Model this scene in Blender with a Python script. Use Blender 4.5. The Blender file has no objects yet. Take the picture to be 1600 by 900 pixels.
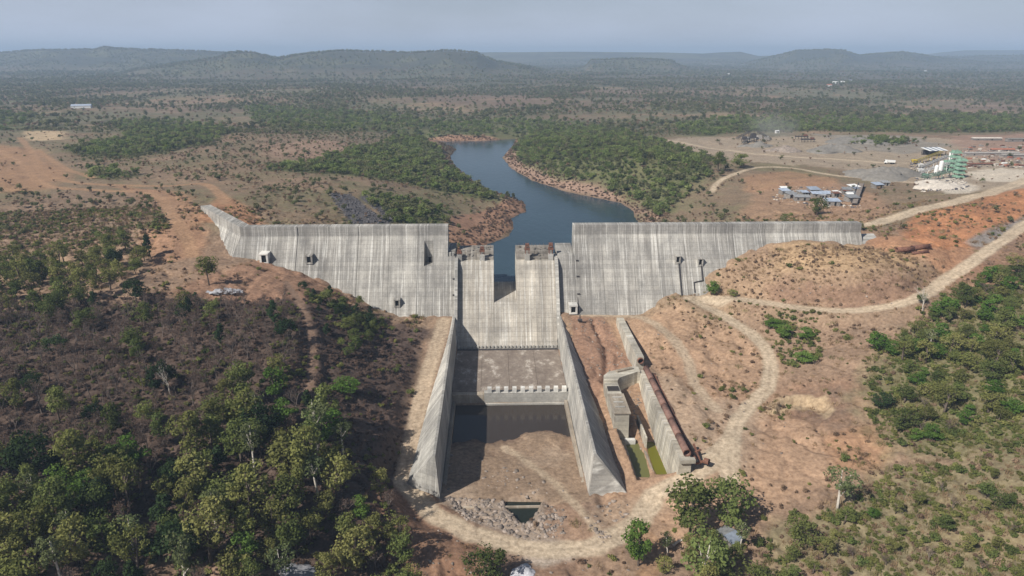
import bpy, math, random
import numpy as np
from mathutils import Vector

scene = bpy.context.scene
COL = scene.collection
rng = np.random.default_rng(7)
random.seed(7)

# ------------------------------------------------------------------ camera
FPX, CAM_H = 1067.0, 110.0
PITCH, YAW = math.radians(19.03), math.radians(1.52)
cam_data = bpy.data.cameras.new('camera')
cam_data.sensor_width = 36.0
cam_data.lens = 36.0 * FPX / 1600.0
cam_data.clip_start, cam_data.clip_end = 1.0, 60000.0
cam = bpy.data.objects.new('camera', cam_data)
COL.objects.link(cam)
cam.location = (0, 0, CAM_H)
cam.rotation_euler = (math.pi / 2 - PITCH, 0, -YAW)
scene.camera = cam

# ------------------------------------------------------------------ light and sky
SUN_TO = Vector((-0.88, -0.64, 1.0)).normalized()
SUN_EL = math.asin(SUN_TO.z)
SUN_AZ = math.atan2(SUN_TO.x, SUN_TO.y)
world = bpy.data.worlds.new('World')
scene.world = world
world.use_nodes = True
wn, wl = world.node_tree.nodes, world.node_tree.links
wn.clear()
w_out = wn.new('ShaderNodeOutputWorld')
w_bg = wn.new('ShaderNodeBackground')
w_bg.inputs['Strength'].default_value = 0.05
sky = wn.new('ShaderNodeTexSky')
sky.sky_type = 'NISHITA'
sky.sun_disc = False
sky.sun_elevation = SUN_EL
sky.sun_rotation = SUN_AZ
sky.altitude = 200
sky.air_density = 1.0
sky.dust_density = 1.6
sky.ozone_density = 2.0
w_tc = wn.new('ShaderNodeTexCoord')
w_map = wn.new('ShaderNodeMapping'); w_map.inputs['Scale'].default_value = (1.0, 1.0, 3.5)
w_noise = wn.new('ShaderNodeTexNoise'); w_noise.inputs['Scale'].default_value = 2.6
w_noise.inputs['Detail'].default_value = 6; w_noise.inputs['Roughness'].default_value = 0.55
w_ramp = wn.new('ShaderNodeMapRange')
w_ramp.inputs['From Min'].default_value = 0.3; w_ramp.inputs['From Max'].default_value = 0.75
w_ramp.inputs['To Min'].default_value = 0.60; w_ramp.inputs['To Max'].default_value = 0.98
w_mix = wn.new('ShaderNodeMix'); w_mix.data_type = 'RGBA'
w_mix.inputs['B'].default_value = (10.7, 11.9, 14.8, 1)       # thin high cloud
wl.new(w_tc.outputs['Generated'], w_map.inputs['Vector'])
wl.new(w_map.outputs['Vector'], w_noise.inputs['Vector'])
wl.new(w_noise.outputs['Fac'], w_ramp.inputs['Value'])
w_sep = wn.new('ShaderNodeSeparateXYZ')
wl.new(w_tc.outputs['Generated'], w_sep.inputs[0])
w_low = wn.new('ShaderNodeMapRange')                        # the dust layer thins out with height
w_low.inputs['From Min'].default_value = 0.0; w_low.inputs['From Max'].default_value = 0.22
w_low.inputs['To Min'].default_value = 1.0; w_low.inputs['To Max'].default_value = 0.04
wl.new(w_sep.outputs['Z'], w_low.inputs['Value'])
w_mul = wn.new('ShaderNodeMath'); w_mul.operation = 'MULTIPLY'
wl.new(w_ramp.outputs['Result'], w_mul.inputs[0]); wl.new(w_low.outputs['Result'], w_mul.inputs[1])
wl.new(w_mul.outputs[0], w_mix.inputs['Factor'])
wl.new(sky.outputs['Color'], w_mix.inputs['A'])
wl.new(w_mix.outputs['Result'], w_bg.inputs['Color'])
wl.new(w_bg.outputs['Background'], w_out.inputs['Surface'])

sun_data = bpy.data.lights.new('sun', 'SUN')
sun_data.energy = 5.0
sun_data.angle = math.radians(0.6)
sun_data.color = (1.0, 0.95, 0.87)
sun = bpy.data.objects.new('sun', sun_data)
COL.objects.link(sun)
sun.location = (-300, -180, 500)
sun.rotation_euler = (-SUN_TO).to_track_quat('-Z', 'Y').to_euler()

vs = scene.view_settings
vs.view_transform = 'Standard'; vs.look = 'None'; vs.gamma = 1.0; vs.exposure = 0.2
vs.use_curve_mapping = False
scene.render.engine = 'CYCLES'
scene.cycles.use_denoising = True
scene.cycles.max_bounces = 6
scene.cycles.diffuse_bounces = 3
scene.cycles.glossy_bounces = 2
scene.cycles.transmission_bounces = 2
scene.cycles.volume_bounces = 0
scene.cycles.transparent_max_bounces = 6

# ------------------------------------------------------------------ pixel of the survey photo -> place on the ground
cf = np.array([math.sin(YAW) * math.cos(PITCH), math.cos(YAW) * math.cos(PITCH), -math.sin(PITCH)])
cr = np.array([math.cos(YAW), -math.sin(YAW), 0.0])
cu = np.cross(cr, cf)

def ray(px, py):
    return cf + cr * ((px - 800) / FPX) - cu * ((py - 450) / FPX)

def at(px, py, z):
    d = ray(px, py)
    k = (z - CAM_H) / d[2]
    return np.array([d[0] * k, d[1] * k, z])

# ------------------------------------------------------------------ numpy noise
def vnoise(x, y, seed=0):
    xi = np.floor(x).astype(np.int64); yi = np.floor(y).astype(np.int64)
    xf = x - xi; yf = y - yi
    xf = xf * xf * (3 - 2 * xf); yf = yf * yf * (3 - 2 * yf)
    def hsh(a, b):
        n = (a * 374761393 + b * 668265263 + seed * 974711) & 0x7fffffff
        n = ((n ^ (n >> 13)) * 1274126177) & 0x7fffffff
        n = (n ^ (n >> 16)) & 0xffff
        return n / 65535.0
    a = hsh(xi, yi); b = hsh(xi + 1, yi); c = hsh(xi, yi + 1); d = hsh(xi + 1, yi + 1)
    return (a + (b - a) * xf) * (1 - yf) + (c + (d - c) * xf) * yf

def fbm(x, y, scale, octaves=4, seed=0, gain=0.5):
    s = 0.0; amp = 1.0; tot = 0.0
    f = 1.0 / scale
    for k in range(octaves):
        s = s + amp * vnoise(x * f + 17.3 * k, y * f - 9.1 * k, seed + k)
        tot += amp; amp *= gain; f *= 2.03
    return s / tot * 2 - 1                         # -1 .. 1

def smooth(a, b, x):
    t = np.clip((x - a) / (b - a), 0, 1)
    return t * t * (3 - 2 * t)

def poly_sd(x, y, poly):
    """signed distance to a polygon, positive inside"""
    poly = np.asarray(poly)[:, :2]
    d2 = np.full(x.shape, 1e18); inside = np.zeros(x.shape, bool)
    n = len(poly)
    for i in range(n):
        ax, ay = poly[i]; bx, by = poly[(i + 1) % n]
        ex, ey = bx - ax, by - ay
        L = ex * ex + ey * ey + 1e-9
        t = np.clip(((x - ax) * ex + (y - ay) * ey) / L, 0, 1)
        d2 = np.minimum(d2, (x - ax - t * ex) ** 2 + (y - ay - t * ey) ** 2)
        cond = ((ay > y) != (by > y)) & (x < (bx - ax) * (y - ay) / (by - ay + 1e-12) + ax)
        inside ^= cond
    d = np.sqrt(d2)
    return np.where(inside, d, -d)

def line_dist(x, y, pts):
    """distance to a polyline of (x, y, z) and the height along it there"""
    best = np.full(x.shape, 1e9); zz = np.zeros(x.shape)
    for i in range(len(pts) - 1):
        a, b = pts[i], pts[i + 1]
        ex, ey = b[0] - a[0], b[1] - a[1]
        L = ex * ex + ey * ey + 1e-9
        t = np.clip(((x - a[0]) * ex + (y - a[1]) * ey) / L, 0, 1)
        d = np.hypot(x - a[0] - t * ex, y - a[1] - t * ey)
        m = d < best
        best = np.where(m, d, best); zz = np.where(m, a[2] + (b[2] - a[2]) * t, zz)
    return best, zz

# ------------------------------------------------------------------ the lie of the land: spot heights
SPOT = [
 # left abutment and hill below the dam
 (312, 345, 40), (330, 385, 34), (400, 406, 31), (460, 421, 27.6), (500, 436, 24.2), (560, 466, 17.6), (605, 488, 12.8),
 (650, 492, 12.2), (700, 492, 11.9), (280, 380, 36), (200, 300, 38), (100, 300, 38), (0, 300, 38), (-150, 300, 38), (40, 230, 36),
 (-100, 220, 35), (150, 400, 34), (0, 400, 34), (-150, 400, 34), (230, 395, 34), (250, 440, 31), (400, 445, 29), (460, 436, 28), (330, 460, 29),
 (100, 480, 29), (0, 500, 28), (-200, 500, 28), (300, 500, 28), (450, 520, 26), (480, 480, 26.5), (540, 490, 20), (580, 505, 14.5),
 (200, 600, 24), (0, 600, 25), (-250, 650, 25), (350, 600, 23), (450, 600, 21), (530, 600, 16), (590, 600, 11.5), (615, 560, 11.5), (560, 540, 15.5),
 (0, 720, 22), (200, 720, 20), (350, 720, 18), (450, 720, 16), (545, 690, 12), (600, 690, 8),
 (0, 900, 19), (-300, 900, 20), (200, 900, 15), (400, 900, 10), (520, 880, 7), (560, 790, 9), (605, 760, 5.5),
 (690, 500, 11.8), (678, 545, 9.8), (662, 605, 6.4), (646, 670, 3.8), (630, 745, 1.5),
 # the river bed below the walls
 (640, 775, 1.2), (700, 830, 1.5), (760, 895, 0.8), (620, 880, 3.0), (850, 860, 0.6), (850, 960, 0.6), (1000, 870, 1.5), (920, 800, 0.6), (800, 790, 0.0),
 (985, 772, 1.5), (1040, 790, 1.6), (1090, 830, 2.0),
 # right bank
 (884, 500, 11.6), (905, 489, 12.2), (1000, 487, 12.4), (1060, 457, 18.8), (1100, 432, 24.0), (1150, 397, 31.8), (1200, 382, 35.2),
 (1300, 378, 36.0), (1340, 384, 35.0), (1380, 385, 37), (1250, 400, 34.5), (1350, 410, 35), (1450, 400, 36), (1420, 378, 38), (1300, 440, 29), (1200, 430, 27), (1400, 440, 31),
 (1110, 464, 18), (1200, 470, 20.5), (1300, 482, 22), (1400, 474, 25.5), (1480, 435, 30), (1540, 395, 34.5), (1600, 354, 38.5),
 (905, 560, 7.4), (935, 640, 4.2), (955, 700, 3.0), (940, 540, 8.5), (930, 600, 6.0), (955, 560, 6.5), (972, 545, 6.8), (965, 515, 9.2), (975, 575, 6.2),
 (1010, 520, 11.2), (1050, 540, 10), (1080, 500, 13.5), (1085, 560, 9.2), (1140, 520, 12.5), (1190, 530, 12.5), (1200, 590, 9.2),
 (1040, 600, 9.0), (1060, 650, 8.6), (1090, 715, 6.6), (1100, 620, 8.4), (1150, 650, 6.6), (1140, 745, 4.0), (1085, 760, 3.6),
 (1180, 570, 9.6), (1250, 560, 13), (1300, 600, 12), (1260, 510, 16.5), (1400, 560, 18), (1500, 520, 23), (1600, 470, 30), (1750, 450, 34), (1600, 600, 24), (1500, 650, 15),
 (1350, 650, 10), (1250, 640, 9), (1230, 700, 6), (1250, 760, 5), (1400, 760, 9), (1600, 760, 17), (1800, 760, 22), (1600, 900, 14), (1400, 900, 7), (1200, 900, 3), (1900, 950, 22),
 # upstream, right
 (1200, 330, 33), (1300, 335, 34), (1360, 348, 37.5), (1400, 340, 38), (1500, 330, 42), (1600, 300, 44), (1700, 280, 45), (1560, 350, 40), (1100, 320, 27), (1150, 300, 30), (1060, 335, 22),
 (1300, 305, 34), (1400, 290, 35), (1200, 270, 34), (1300, 250, 34), (1450, 270, 35), (1550, 280, 37), (1600, 240, 36), (1800, 240, 36), (1450, 225, 35), (1150, 220, 33), (1300, 215, 34),
 (950, 250, 36), (900, 225, 33), (1000, 270, 36), (1050, 265, 36), (860, 265, 27), (1080, 240, 35), (1000, 300, 25),
 # upstream, left
 (690, 380, 19), (720, 360, 20), (740, 350, 19), (680, 335, 25), (600, 345, 30), (500, 345, 35), (420, 340, 37), (450, 290, 37), (560, 290, 34), (650, 270, 28), (700, 300, 23), (760, 325, 18), (350, 270, 37),
 (550, 230, 32), (450, 210, 33), (660, 240, 24), (300, 220, 34), (150, 200, 33),
 (700, 205, 21), (800, 205, 21), (900, 195, 25), (600, 200, 25),
]
far_pts = []
for yy, zz in ((1150, 27), (1600, 27), (2300, 27), (3500, 26), (6000, 25), (10000, 25), (16000, 25)):
    for k in range(-4, 5):
        far_pts.append((k * yy * 0.26, yy, zz + 4 * math.sin(k * 2.1 + yy)))
near_pts = [(-260, 40, 22), (-120, 40, 14), (0, 40, 1), (120, 40, 8), (260, 40, 20), (0, 100, 0.8), (-420, 150, 26), (420, 150, 28), (-700, 400, 36), (700, 400, 38)]
CP = np.array([at(*s) for s in SPOT] + far_pts + near_pts)
C_RBF = 6.0
def _phi(dx, dy):
    return -np.sqrt(dx * dx + dy * dy + C_RBF * C_RBF)
_n = len(CP)
_A = np.zeros((_n + 1, _n + 1))
_A[:_n, :_n] = _phi(CP[:, None, 0] - CP[None, :, 0], CP[:, None, 1] - CP[None, :, 1]) + np.eye(_n) * 0.4
_A[:_n, _n] = 1; _A[_n, :_n] = 1
_b = np.zeros(_n + 1); _b[:_n] = CP[:, 2]
_w = np.linalg.solve(_A, _b)

def rbf(x, y):
    out = np.empty(x.shape); xf, yf, of = x.ravel(), y.ravel(), out.reshape(-1)
    for s in range(0, xf.size, 40000):
        xs, ys = xf[s:s + 40000, None], yf[s:s + 40000, None]
        of[s:s + 40000] = _phi(xs - CP[None, :, 0], ys - CP[None, :, 1]) @ _w[:_n] + _w[_n]
    return out

# reservoir outline (water level 15 m)
WATER_Z = 15.0
RES_PX = [(735, 392), (762, 382), (790, 371), (803, 352), (797, 341), (822, 330), (818, 316), (780, 306), (752, 292), (728, 274), (708, 256), (703, 244), (713, 234),
          (700, 228), (668, 226), (640, 220), (660, 218), (700, 221), (760, 220), (806, 217), (800, 230), (786, 246), (800, 264), (832, 282), (880, 298), (930, 309), (972, 318), (990, 330),
          (996, 348), (1000, 366), (960, 380)]
RES = np.array([at(px, py, WATER_Z) for px, py in RES_PX] + [np.array([34, 284, 0]), np.array([30, 268, 0]), np.array([-12, 268, 0]), np.array([-17, 290, 0])])

# hills on the skyline: (distance, depth of the range, [(photo x, photo y of the crest)])
HILLS = [
 (2900, 400, [(60, 128), (180, 118), (230, 108), (300, 98), (345, 92), (365, 83), (400, 84), (432, 94), (470, 87), (530, 81), (600, 82), (640, 84), (700, 80), (745, 84), (775, 98), (830, 108), (880, 120)]),
 (4000, 500, [(-250, 90), (-60, 88), (0, 85), (70, 79), (110, 79), (160, 78), (175, 74), (190, 77), (250, 79), (330, 82), (420, 88), (520, 110)]),
 (3500, 300, [(860, 118), (915, 106), (925, 95), (990, 93), (1050, 95), (1065, 103), (1110, 116)]),
 (6000, 800, [(480, 84), (600, 82), (760, 82), (900, 81), (1040, 82), (1100, 84), (1130, 82), (1160, 81), (1190, 88), (1250, 86), (1400, 90), (1700, 84)]),
 (4700, 500, [(1080, 112), (1160, 102), (1200, 92), (1250, 80), (1300, 79), (1325, 80), (1350, 87), (1390, 84), (1420, 82), (1450, 86), (1490, 92), (1560, 98), (1700, 96), (1900, 100)]),
 (9000, 1300, [(1380, 95), (1480, 82), (1520, 79), (1580, 79), (1700, 78), (1900, 86)]),
]
def hills(x, y, z):
    far_m = y > 1000
    if not far_m.any():
        return z
    z = z.copy(); z[far_m] = _hills(x[far_m], y[far_m], z[far_m])
    return z

def _hills(x, y, z):
    for Y0, wdt, prof in HILLS:
        d = Y0 * math.cos(PITCH)
        xs = np.array([(p[0] - 770) * d / FPX for p in prof])
        zs = np.array([110 + (82 - p[1]) * Y0 * 0.894 / FPX for p in prof])
        top = np.interp(x * Y0 / np.maximum(y, 100), xs, zs, left=20, right=20)
        rough = fbm(x, y, wdt * 0.75, 6, 91, 0.58)
        yc = Y0 + wdt * 0.9 * fbm(x, y * 0, wdt * 2, 3, 55)
        t = (y - yc) / wdt
        fall = np.exp(-np.clip(t, -9, 9) ** 2 * np.where(t < 0, 0.9, 0.5))
        fall = np.minimum(1.0, 1.4 * fall)
        hz = 24 + (top - 24) * np.clip(fall * (1 + 0.32 * rough * np.clip(1 - fall, 0, 1) * 4), 0, 1)
        hz = hz + rough * 3.0 * np.clip(fall, 0.0, 1) * (top > 30)
        z = np.maximum(z, np.where((top > 22) & (y > 1000), hz - 12 * (1 - np.clip(fall * 8, 0, 1)), -50))
    return z

def h_base(x, y):
    z = rbf(x, y)
    far = smooth(250, 700, y)
    z = z + fbm(x, y, 38, 5, 3) * (0.7 + 1.6 * far) + fbm(x, y, 5, 3, 8) * 0.22
    near = 1 - smooth(300, 420, y)
    rid = 1 - np.abs(fbm(x, y, 17, 4, 19)); rid2 = 1 - np.abs(fbm(x + 31, y * 0.7, 7, 3, 23))
    z = z - near * (smooth(0.80, 1.0, rid) * 0.9 + smooth(0.82, 1.0, rid2) * 0.45)
    z = z + near * fbm(x, y, 2.2, 3, 29) * 0.16
    z = z + fbm(x, y, 260, 4, 13) * 6.0 * smooth(700, 1500, y)
    z = hills(x, y, z)
    nearres = (y > 262) & (y < 1100) & (x > -260) & (x < 260)
    if nearres.any():
        xs, ys, zs = x[nearres], y[nearres], z[nearres]
        sd = poly_sd(xs, ys, RES) + fbm(xs, ys, 9, 3, 21) * 1.8
        bank = WATER_Z + 0.12 + np.clip(-sd, 0, None) * (0.30 + 0.12 * fbm(xs, ys, 30, 2, 5))
        ramp = smooth(0, 45, -sd)
        zz = np.where(sd > 0, WATER_Z - 0.1 - np.minimum(sd * 0.25, 5), np.minimum(np.maximum(zs, WATER_Z + 0.3), bank * (1 - ramp) + np.maximum(zs, WATER_Z + 1) * ramp))
        z[nearres] = zz
    return z

def gp(pix):
    """where the sight line of each survey pixel meets the ground"""
    pix = np.asarray(pix, float)
    ts = np.geomspace(70, 14000, 900)
    D = np.array([ray(px, py) for px, py in pix])
    X = D[:, 0:1] * ts; Y = D[:, 1:2] * ts; Z = CAM_H + D[:, 2:3] * ts
    Hh = h_base(X.ravel(), Y.ravel()).reshape(X.shape)
    below = Z < Hh
    idx = np.where(below.any(1), below.argmax(1), len(ts) - 1)
    idx = np.maximum(idx, 1)
    i = np.arange(len(pix))
    g0 = (Z - Hh)[i, idx - 1]; g1 = (Z - Hh)[i, idx]
    f = np.clip(g0 / (g0 - g1 + 1e-9), 0, 1)
    t = ts[idx - 1] + (ts[idx] - ts[idx - 1]) * f
    return np.stack([D[:, 0] * t, D[:, 1] * t, CAM_H + D[:, 2] * t], 1)

# ------------------------------------------------------------------ roads and tracks
def densify(pts, n=6):
    pts = np.asarray(pts, float); out = []
    for i in range(len(pts) - 1):
        p0 = pts[max(i - 1, 0)]; p1 = pts[i]; p2 = pts[i + 1]; p3 = pts[min(i + 2, len(pts) - 1)]
        for k in range(n):
            t = k / n
            out.append(0.5 * (2 * p1 + (p2 - p0) * t + (2 * p0 - 5 * p1 + 4 * p2 - p3) * t * t + (3 * p1 - p0 - 3 * p2 + p3) * t ** 3))
    out.append(pts[-1])
    return np.array(out)

ROAD_PX = [
 ('main', 2.44, [(1660, 318), (1600, 352), (1540, 395), (1495, 425), (1440, 463), (1380, 480), (1300, 486), (1230, 478), (1160, 468), (1105, 465), (1078, 466)]),
 ('main', 2.22, [(1078, 466), (1120, 489), (1170, 518), (1202, 558), (1198, 605), (1164, 643), (1144, 680), (1140, 750)]),
 ('track', 1.63, [(905, 491), (960, 492), (1005, 497), (1045, 522), (1074, 562), (1086, 600), (1120, 640)]),
 ('track', 2.37, [(694, 500), (682, 540), (664, 600), (646, 680), (630, 752)]),
 ('main', 2.66, [(630, 752), (672, 798), (735, 832), (800, 852), (860, 860), (930, 852), (985, 826), (1010, 795), (1030, 768), (1085, 740), (1140, 690)]),
 ('track', 0.96, [(790, 690), (830, 722), (870, 757), (905, 795), (945, 840)]),
 ('path', 1.0, [(445, 440), (470, 475), (488, 530), (487, 590), (478, 620)]),
 ('red', 2.22, [(30, 215), (52, 240), (66, 270), (110, 284), (180, 289), (260, 291), (315, 287), (340, 300), (352, 318)]),
 ('red', 2.52, [(0, 235), (40, 262), (70, 290), (150, 297), (240, 305), (268, 335), (295, 378), (300, 400)]),
 ('red', 1.92, [(60, 236), (100, 262), (145, 278)]),
 ('main', 3.33, [(1350, 352), (1385, 345), (1430, 330), (1500, 313), (1560, 296), (1640, 268)]),
 ('main', 1.63, [(1112, 300), (1128, 280), (1180, 262), (1240, 263), (1310, 275), (1400, 283), (1440, 286)]),
 ('main', 2.22, [(1000, 215), (1060, 222), (1120, 233), (1200, 242), (1290, 248), (1390, 255)]),
 ('red', 1.63, [(1700, 560), (1600, 590)]),
 ('red', 1.92, [(1010, 900), (1025, 860), (1000, 826)]),
]
ROADS = []
for kind, wdt, pix in ROAD_PX:
    p = gp(densify(pix, 4))
    for _ in range(4):
        p[1:-1, 2] = (p[:-2, 2] + 2 * p[1:-1, 2] + p[2:, 2]) / 4
    ROADS.append((kind, wdt, p))

# ------------------------------------------------------------------ the works: main dimensions (metres, dam axis along x)
CREST = 43.0
Y_CREST, Y_BACK = 275.0, 279.5
BATTER = 0.72
def face_y(z):
    return Y_CREST - BATTER * (CREST - z)
WL_IN, WR_IN = -14.8, 24.3          # inner feet of the training walls
RIDGE = 12.0
END_Y = 151.0
APRON_Z = 1.5
SILL_Y = 206.0

POND_L = np.array([[38.7, 182.0], [42.6, 181.0], [43.2, 171], [42.6, 160.0], [38.3, 159.8]])
POND_R = np.array([[44.6, 178.5], [47.6, 178.2], [47.6, 161.2], [44.2, 161.0]])
RIVER_POND = np.array([at(px, py, -1.2)[:2] for px, py in [(786, 783), (848, 783), (838, 805), (822, 824), (806, 812), (792, 797)]])

CUT = gp([(1180, 459), (1240, 465), (1300, 470), (1360, 465), (1410, 455), (1455, 437)])
CUT = CUT[np.argsort(CUT[:, 0])]
PIT = gp([(1255, 640)])[0]
GULLY = np.array([[38.5, 247, 0], [39.2, 240, 0], [40.5, 232, 0], [40.2, 222, 0], [38.2, 213, 0], [36.5, 205, 0]], float)

def h_full(x, y):
    z = h_base(x, y)
    for kind, wdt, p in ROADS:
        m = (x > p[:, 0].min() - 14) & (x < p[:, 0].max() + 14) & (y > p[:, 1].min() - 14) & (y < p[:, 1].max() + 14)
        if not m.any():
            continue
        d, zz = line_dist(x[m], y[m], p)
        k = 1 - smooth(wdt, wdt * 2.4 + 2, d)
        rut = 0.10 * np.exp(-((np.abs(d) - 0.9) / 0.35) ** 2)
        z[m] = z[m] * (1 - k) + (zz - rut + 0.05 * fbm(x[m], y[m], 2.0, 2, 77)) * k
    cm = (x > 95) & (x < 215) & (y > 200) & (y < 300)
    if cm.any():
        dy = y[cm] - np.interp(x[cm], CUT[:, 0], CUT[:, 1]) + 1.5 * fbm(x[cm], y[cm], 6, 3, 37)
        z[cm] = z[cm] + 2.0 * smooth(0, 1.3, dy) * (1 - smooth(5, 18, dy)) * smooth(CUT[0, 0], CUT[0, 0] + 12, x[cm]) * (1 - smooth(CUT[-1, 0] - 14, CUT[-1, 0], x[cm]))
    gm = (x > 24) & (x < 52) & (y > 190) & (y < 258)
    if gm.any():
        gd, _ = line_dist(x[gm], y[gm], GULLY)
        z[gm] = z[gm] - 2.0 * np.exp(-((gd + 0.7 * fbm(x[gm], y[gm], 3, 3, 33)) / 1.2) ** 2) + 0.9 * np.exp(-((gd - 3.0) / 1.6) ** 2) * fbm(x[gm], y[gm], 5, 3, 35)
    # bed between the training walls
    m = (y > 120) & (y < 262) & (x > -40) & (x < 60)
    if m.any():
        xs, ys, zs = x[m], y[m], z[m]
        fl = np.interp(ys, [120, 146, 152, 165, 177, 184, 190, 205, 206, 250], [0.4, 0.2, -0.2, -0.9, -1.8, -2.5, -3.2, -3.4, 0.5, 0.5])
        fl = fl + fbm(xs, ys, 11, 5, 31, 0.6) * np.interp(ys, [150, 165, 178, 190, 205], [0.35, 0.6, 1.5, 1.3, 0.3])
        fl = fl + 1.6 * np.exp(-((xs - 14) / 6.5) ** 2 - ((ys - 183) / 6) ** 2)
        inside = smooth(WL_IN - 1.6, WL_IN + 0.2, xs) * (1 - smooth(WR_IN - 0.2, WR_IN + 1.6, xs)) * smooth(146, 153, ys) * (1 - smooth(256, 259, ys))
        z[m] = zs * (1 - inside) + fl * inside
    # ground outside the training walls slopes down along them
    m = (y > 140) & (y < 256) & (((x > WR_IN + 1) & (x < 40)) | ((x < WL_IN - 1) & (x > -32)))
    pm = (x > 60) & (x < 130) & (y > 170) & (y < 230)
    if pm.any():
        pd_ = np.hypot((x[pm] - PIT[0]) / 1.25, y[pm] - PIT[1]) + 1.6 * fbm(x[pm], y[pm], 5, 3, 43)
        z[pm] = z[pm] - 2.2 * (1 - smooth(5.2, 6.4, pd_)) * smooth(-7, 2, y[pm] - PIT[1])
    # ponds and the stilling pit of the outlet canal
    m = (y > 120) & (y < 215) & (x > -10) & (x < 60)
    if m.any():
        xs, ys, zs = x[m], y[m], z[m]
        pit = poly_sd(xs, ys, np.array([[36.2, 203], [47.2, 207], [49.6, 205], [49.6, 156.0], [38.0, 155.5], [36.2, 180]]))
        fl = np.interp(ys, [150, 159, 178, 186, 192, 200, 208], [1.5, -0.3, -0.3, 0.8, 2.0, 3.4, 6.0]) + fbm(xs, ys, 5, 3, 41) * 0.5
        k = smooth(-0.6, 0.5, pit)
        zs = zs * (1 - k) + fl * k
        zs = zs + 3.2 * np.exp(-((xs - 42.2) / 1.3) ** 2 - ((ys - 183.5) / 5.5) ** 2)
        for pol, dep in ((POND_L, 0.9), (POND_R, 0.9), (RIVER_POND, 0.8)):
            sd = poly_sd(xs, ys, pol)
            k = smooth(-0.3, 0.6, sd)
            bed = -1.6 if pol is not RIVER_POND else -2.4
            zs = zs * (1 - k) + bed * k
        z[m] = zs
    return z

# ------------------------------------------------------------------ materials
MATS = {}
def mat(name):
    m = bpy.data.materials.new(name); m.use_nodes = True
    nt = m.node_tree; nt.nodes.clear()
    MATS[name] = m
    return m, nt.nodes, nt.links

def N(nodes, t, **kw):
    n = nodes.new(t)
    for k, v in kw.items():
        if k in n.inputs:
            n.inputs[k].default_value = v
        else:
            setattr(n, k, v)
    return n

def noise(nodes, links, vec, scale, detail=4, rough=0.55):
    n = nodes.new('ShaderNodeTexNoise')
    n.inputs['Scale'].default_value = scale; n.inputs['Detail'].default_value = detail; n.inputs['Roughness'].default_value = rough
    links.new(vec, n.inputs['Vector'])
    return n.outputs['Fac']

def mapped(nodes, links, vec, scale):
    n = nodes.new('ShaderNodeMapping'); n.inputs['Scale'].default_value = scale
    links.new(vec, n.inputs['Vector'])
    return n.outputs['Vector']

def rng_map(nodes, links, val, a, b, c, d):
    n = nodes.new('ShaderNodeMapRange')
    n.inputs['From Min'].default_value = a; n.inputs['From Max'].default_value = b
    n.inputs['To Min'].default_value = c; n.inputs['To Max'].default_value = d
    links.new(val, n.inputs['Value'])
    return n.outputs['Result']

def mixc(nodes, links, fac, a, b, blend='MIX'):
    n = nodes.new('ShaderNodeMix'); n.data_type = 'RGBA'; n.blend_type = blend
    for s, v in (('Factor', fac), ('A', a), ('B', b)):
        if hasattr(v, 'is_output'):
            links.new(v, n.inputs[s])
        elif s == 'Factor':
            n.inputs[s].default_value = v
        else:
            n.inputs[s].default_value = (*v, 1)
    return n.outputs['Result']

def finish(nodes, links, color, rough=0.9, bump=None, bump_str=0.3, bump_dist=0.2, spec=0.2, metallic=0.0):
    b = nodes.new('ShaderNodeBsdfPrincipled')
    if hasattr(color, 'is_output'):
        links.new(color, b.inputs['Base Color'])
    else:
        b.inputs['Base Color'].default_value = (*color, 1)
    b.inputs['Roughness'].default_value = rough
    b.inputs['Specular IOR Level'].default_value = spec
    b.inputs['Metallic'].default_value = metallic
    if bump is not None:
        n = nodes.new('ShaderNodeBump'); n.inputs['Strength'].default_value = bump_str; n.inputs['Distance'].default_value = bump_dist
        links.new(bump, n.inputs['Height']); links.new(n.outputs['Normal'], b.inputs['Normal'])
    o = nodes.new('ShaderNodeOutputMaterial'); links.new(b.outputs['BSDF'], o.inputs['Surface'])
    return b

# ground: the soil map is stored on the sheet, fine grain comes from noise
m, nd, lk = mat('ground_soil')
geo = nd.new('ShaderNodeNewGeometry'); pos = geo.outputs['Position']
att = nd.new('ShaderNodeVertexColor'); att.layer_name = 'soil'
n1 = noise(nd, lk, pos, 0.9, 6, 0.65)
n2 = noise(nd, lk, pos, 0.11, 5, 0.6)
c = mixc(nd, lk, 1.0, att.outputs['Color'], mixc(nd, lk, rng_map(nd, lk, n1, 0.28, 0.72, 0, 1), (0.58, 0.55, 0.52), (1.36, 1.35, 1.33)), 'MULTIPLY')
c = mixc(nd, lk, 1.0, c, mixc(nd, lk, rng_map(nd, lk, n2, 0.3, 0.7, 0, 1), (0.84, 0.84, 0.84), (1.14, 1.13, 1.12)), 'MULTIPLY')
finish(nd, lk, c, 0.95, n1, 0.6, 0.35, 0.1)

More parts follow.
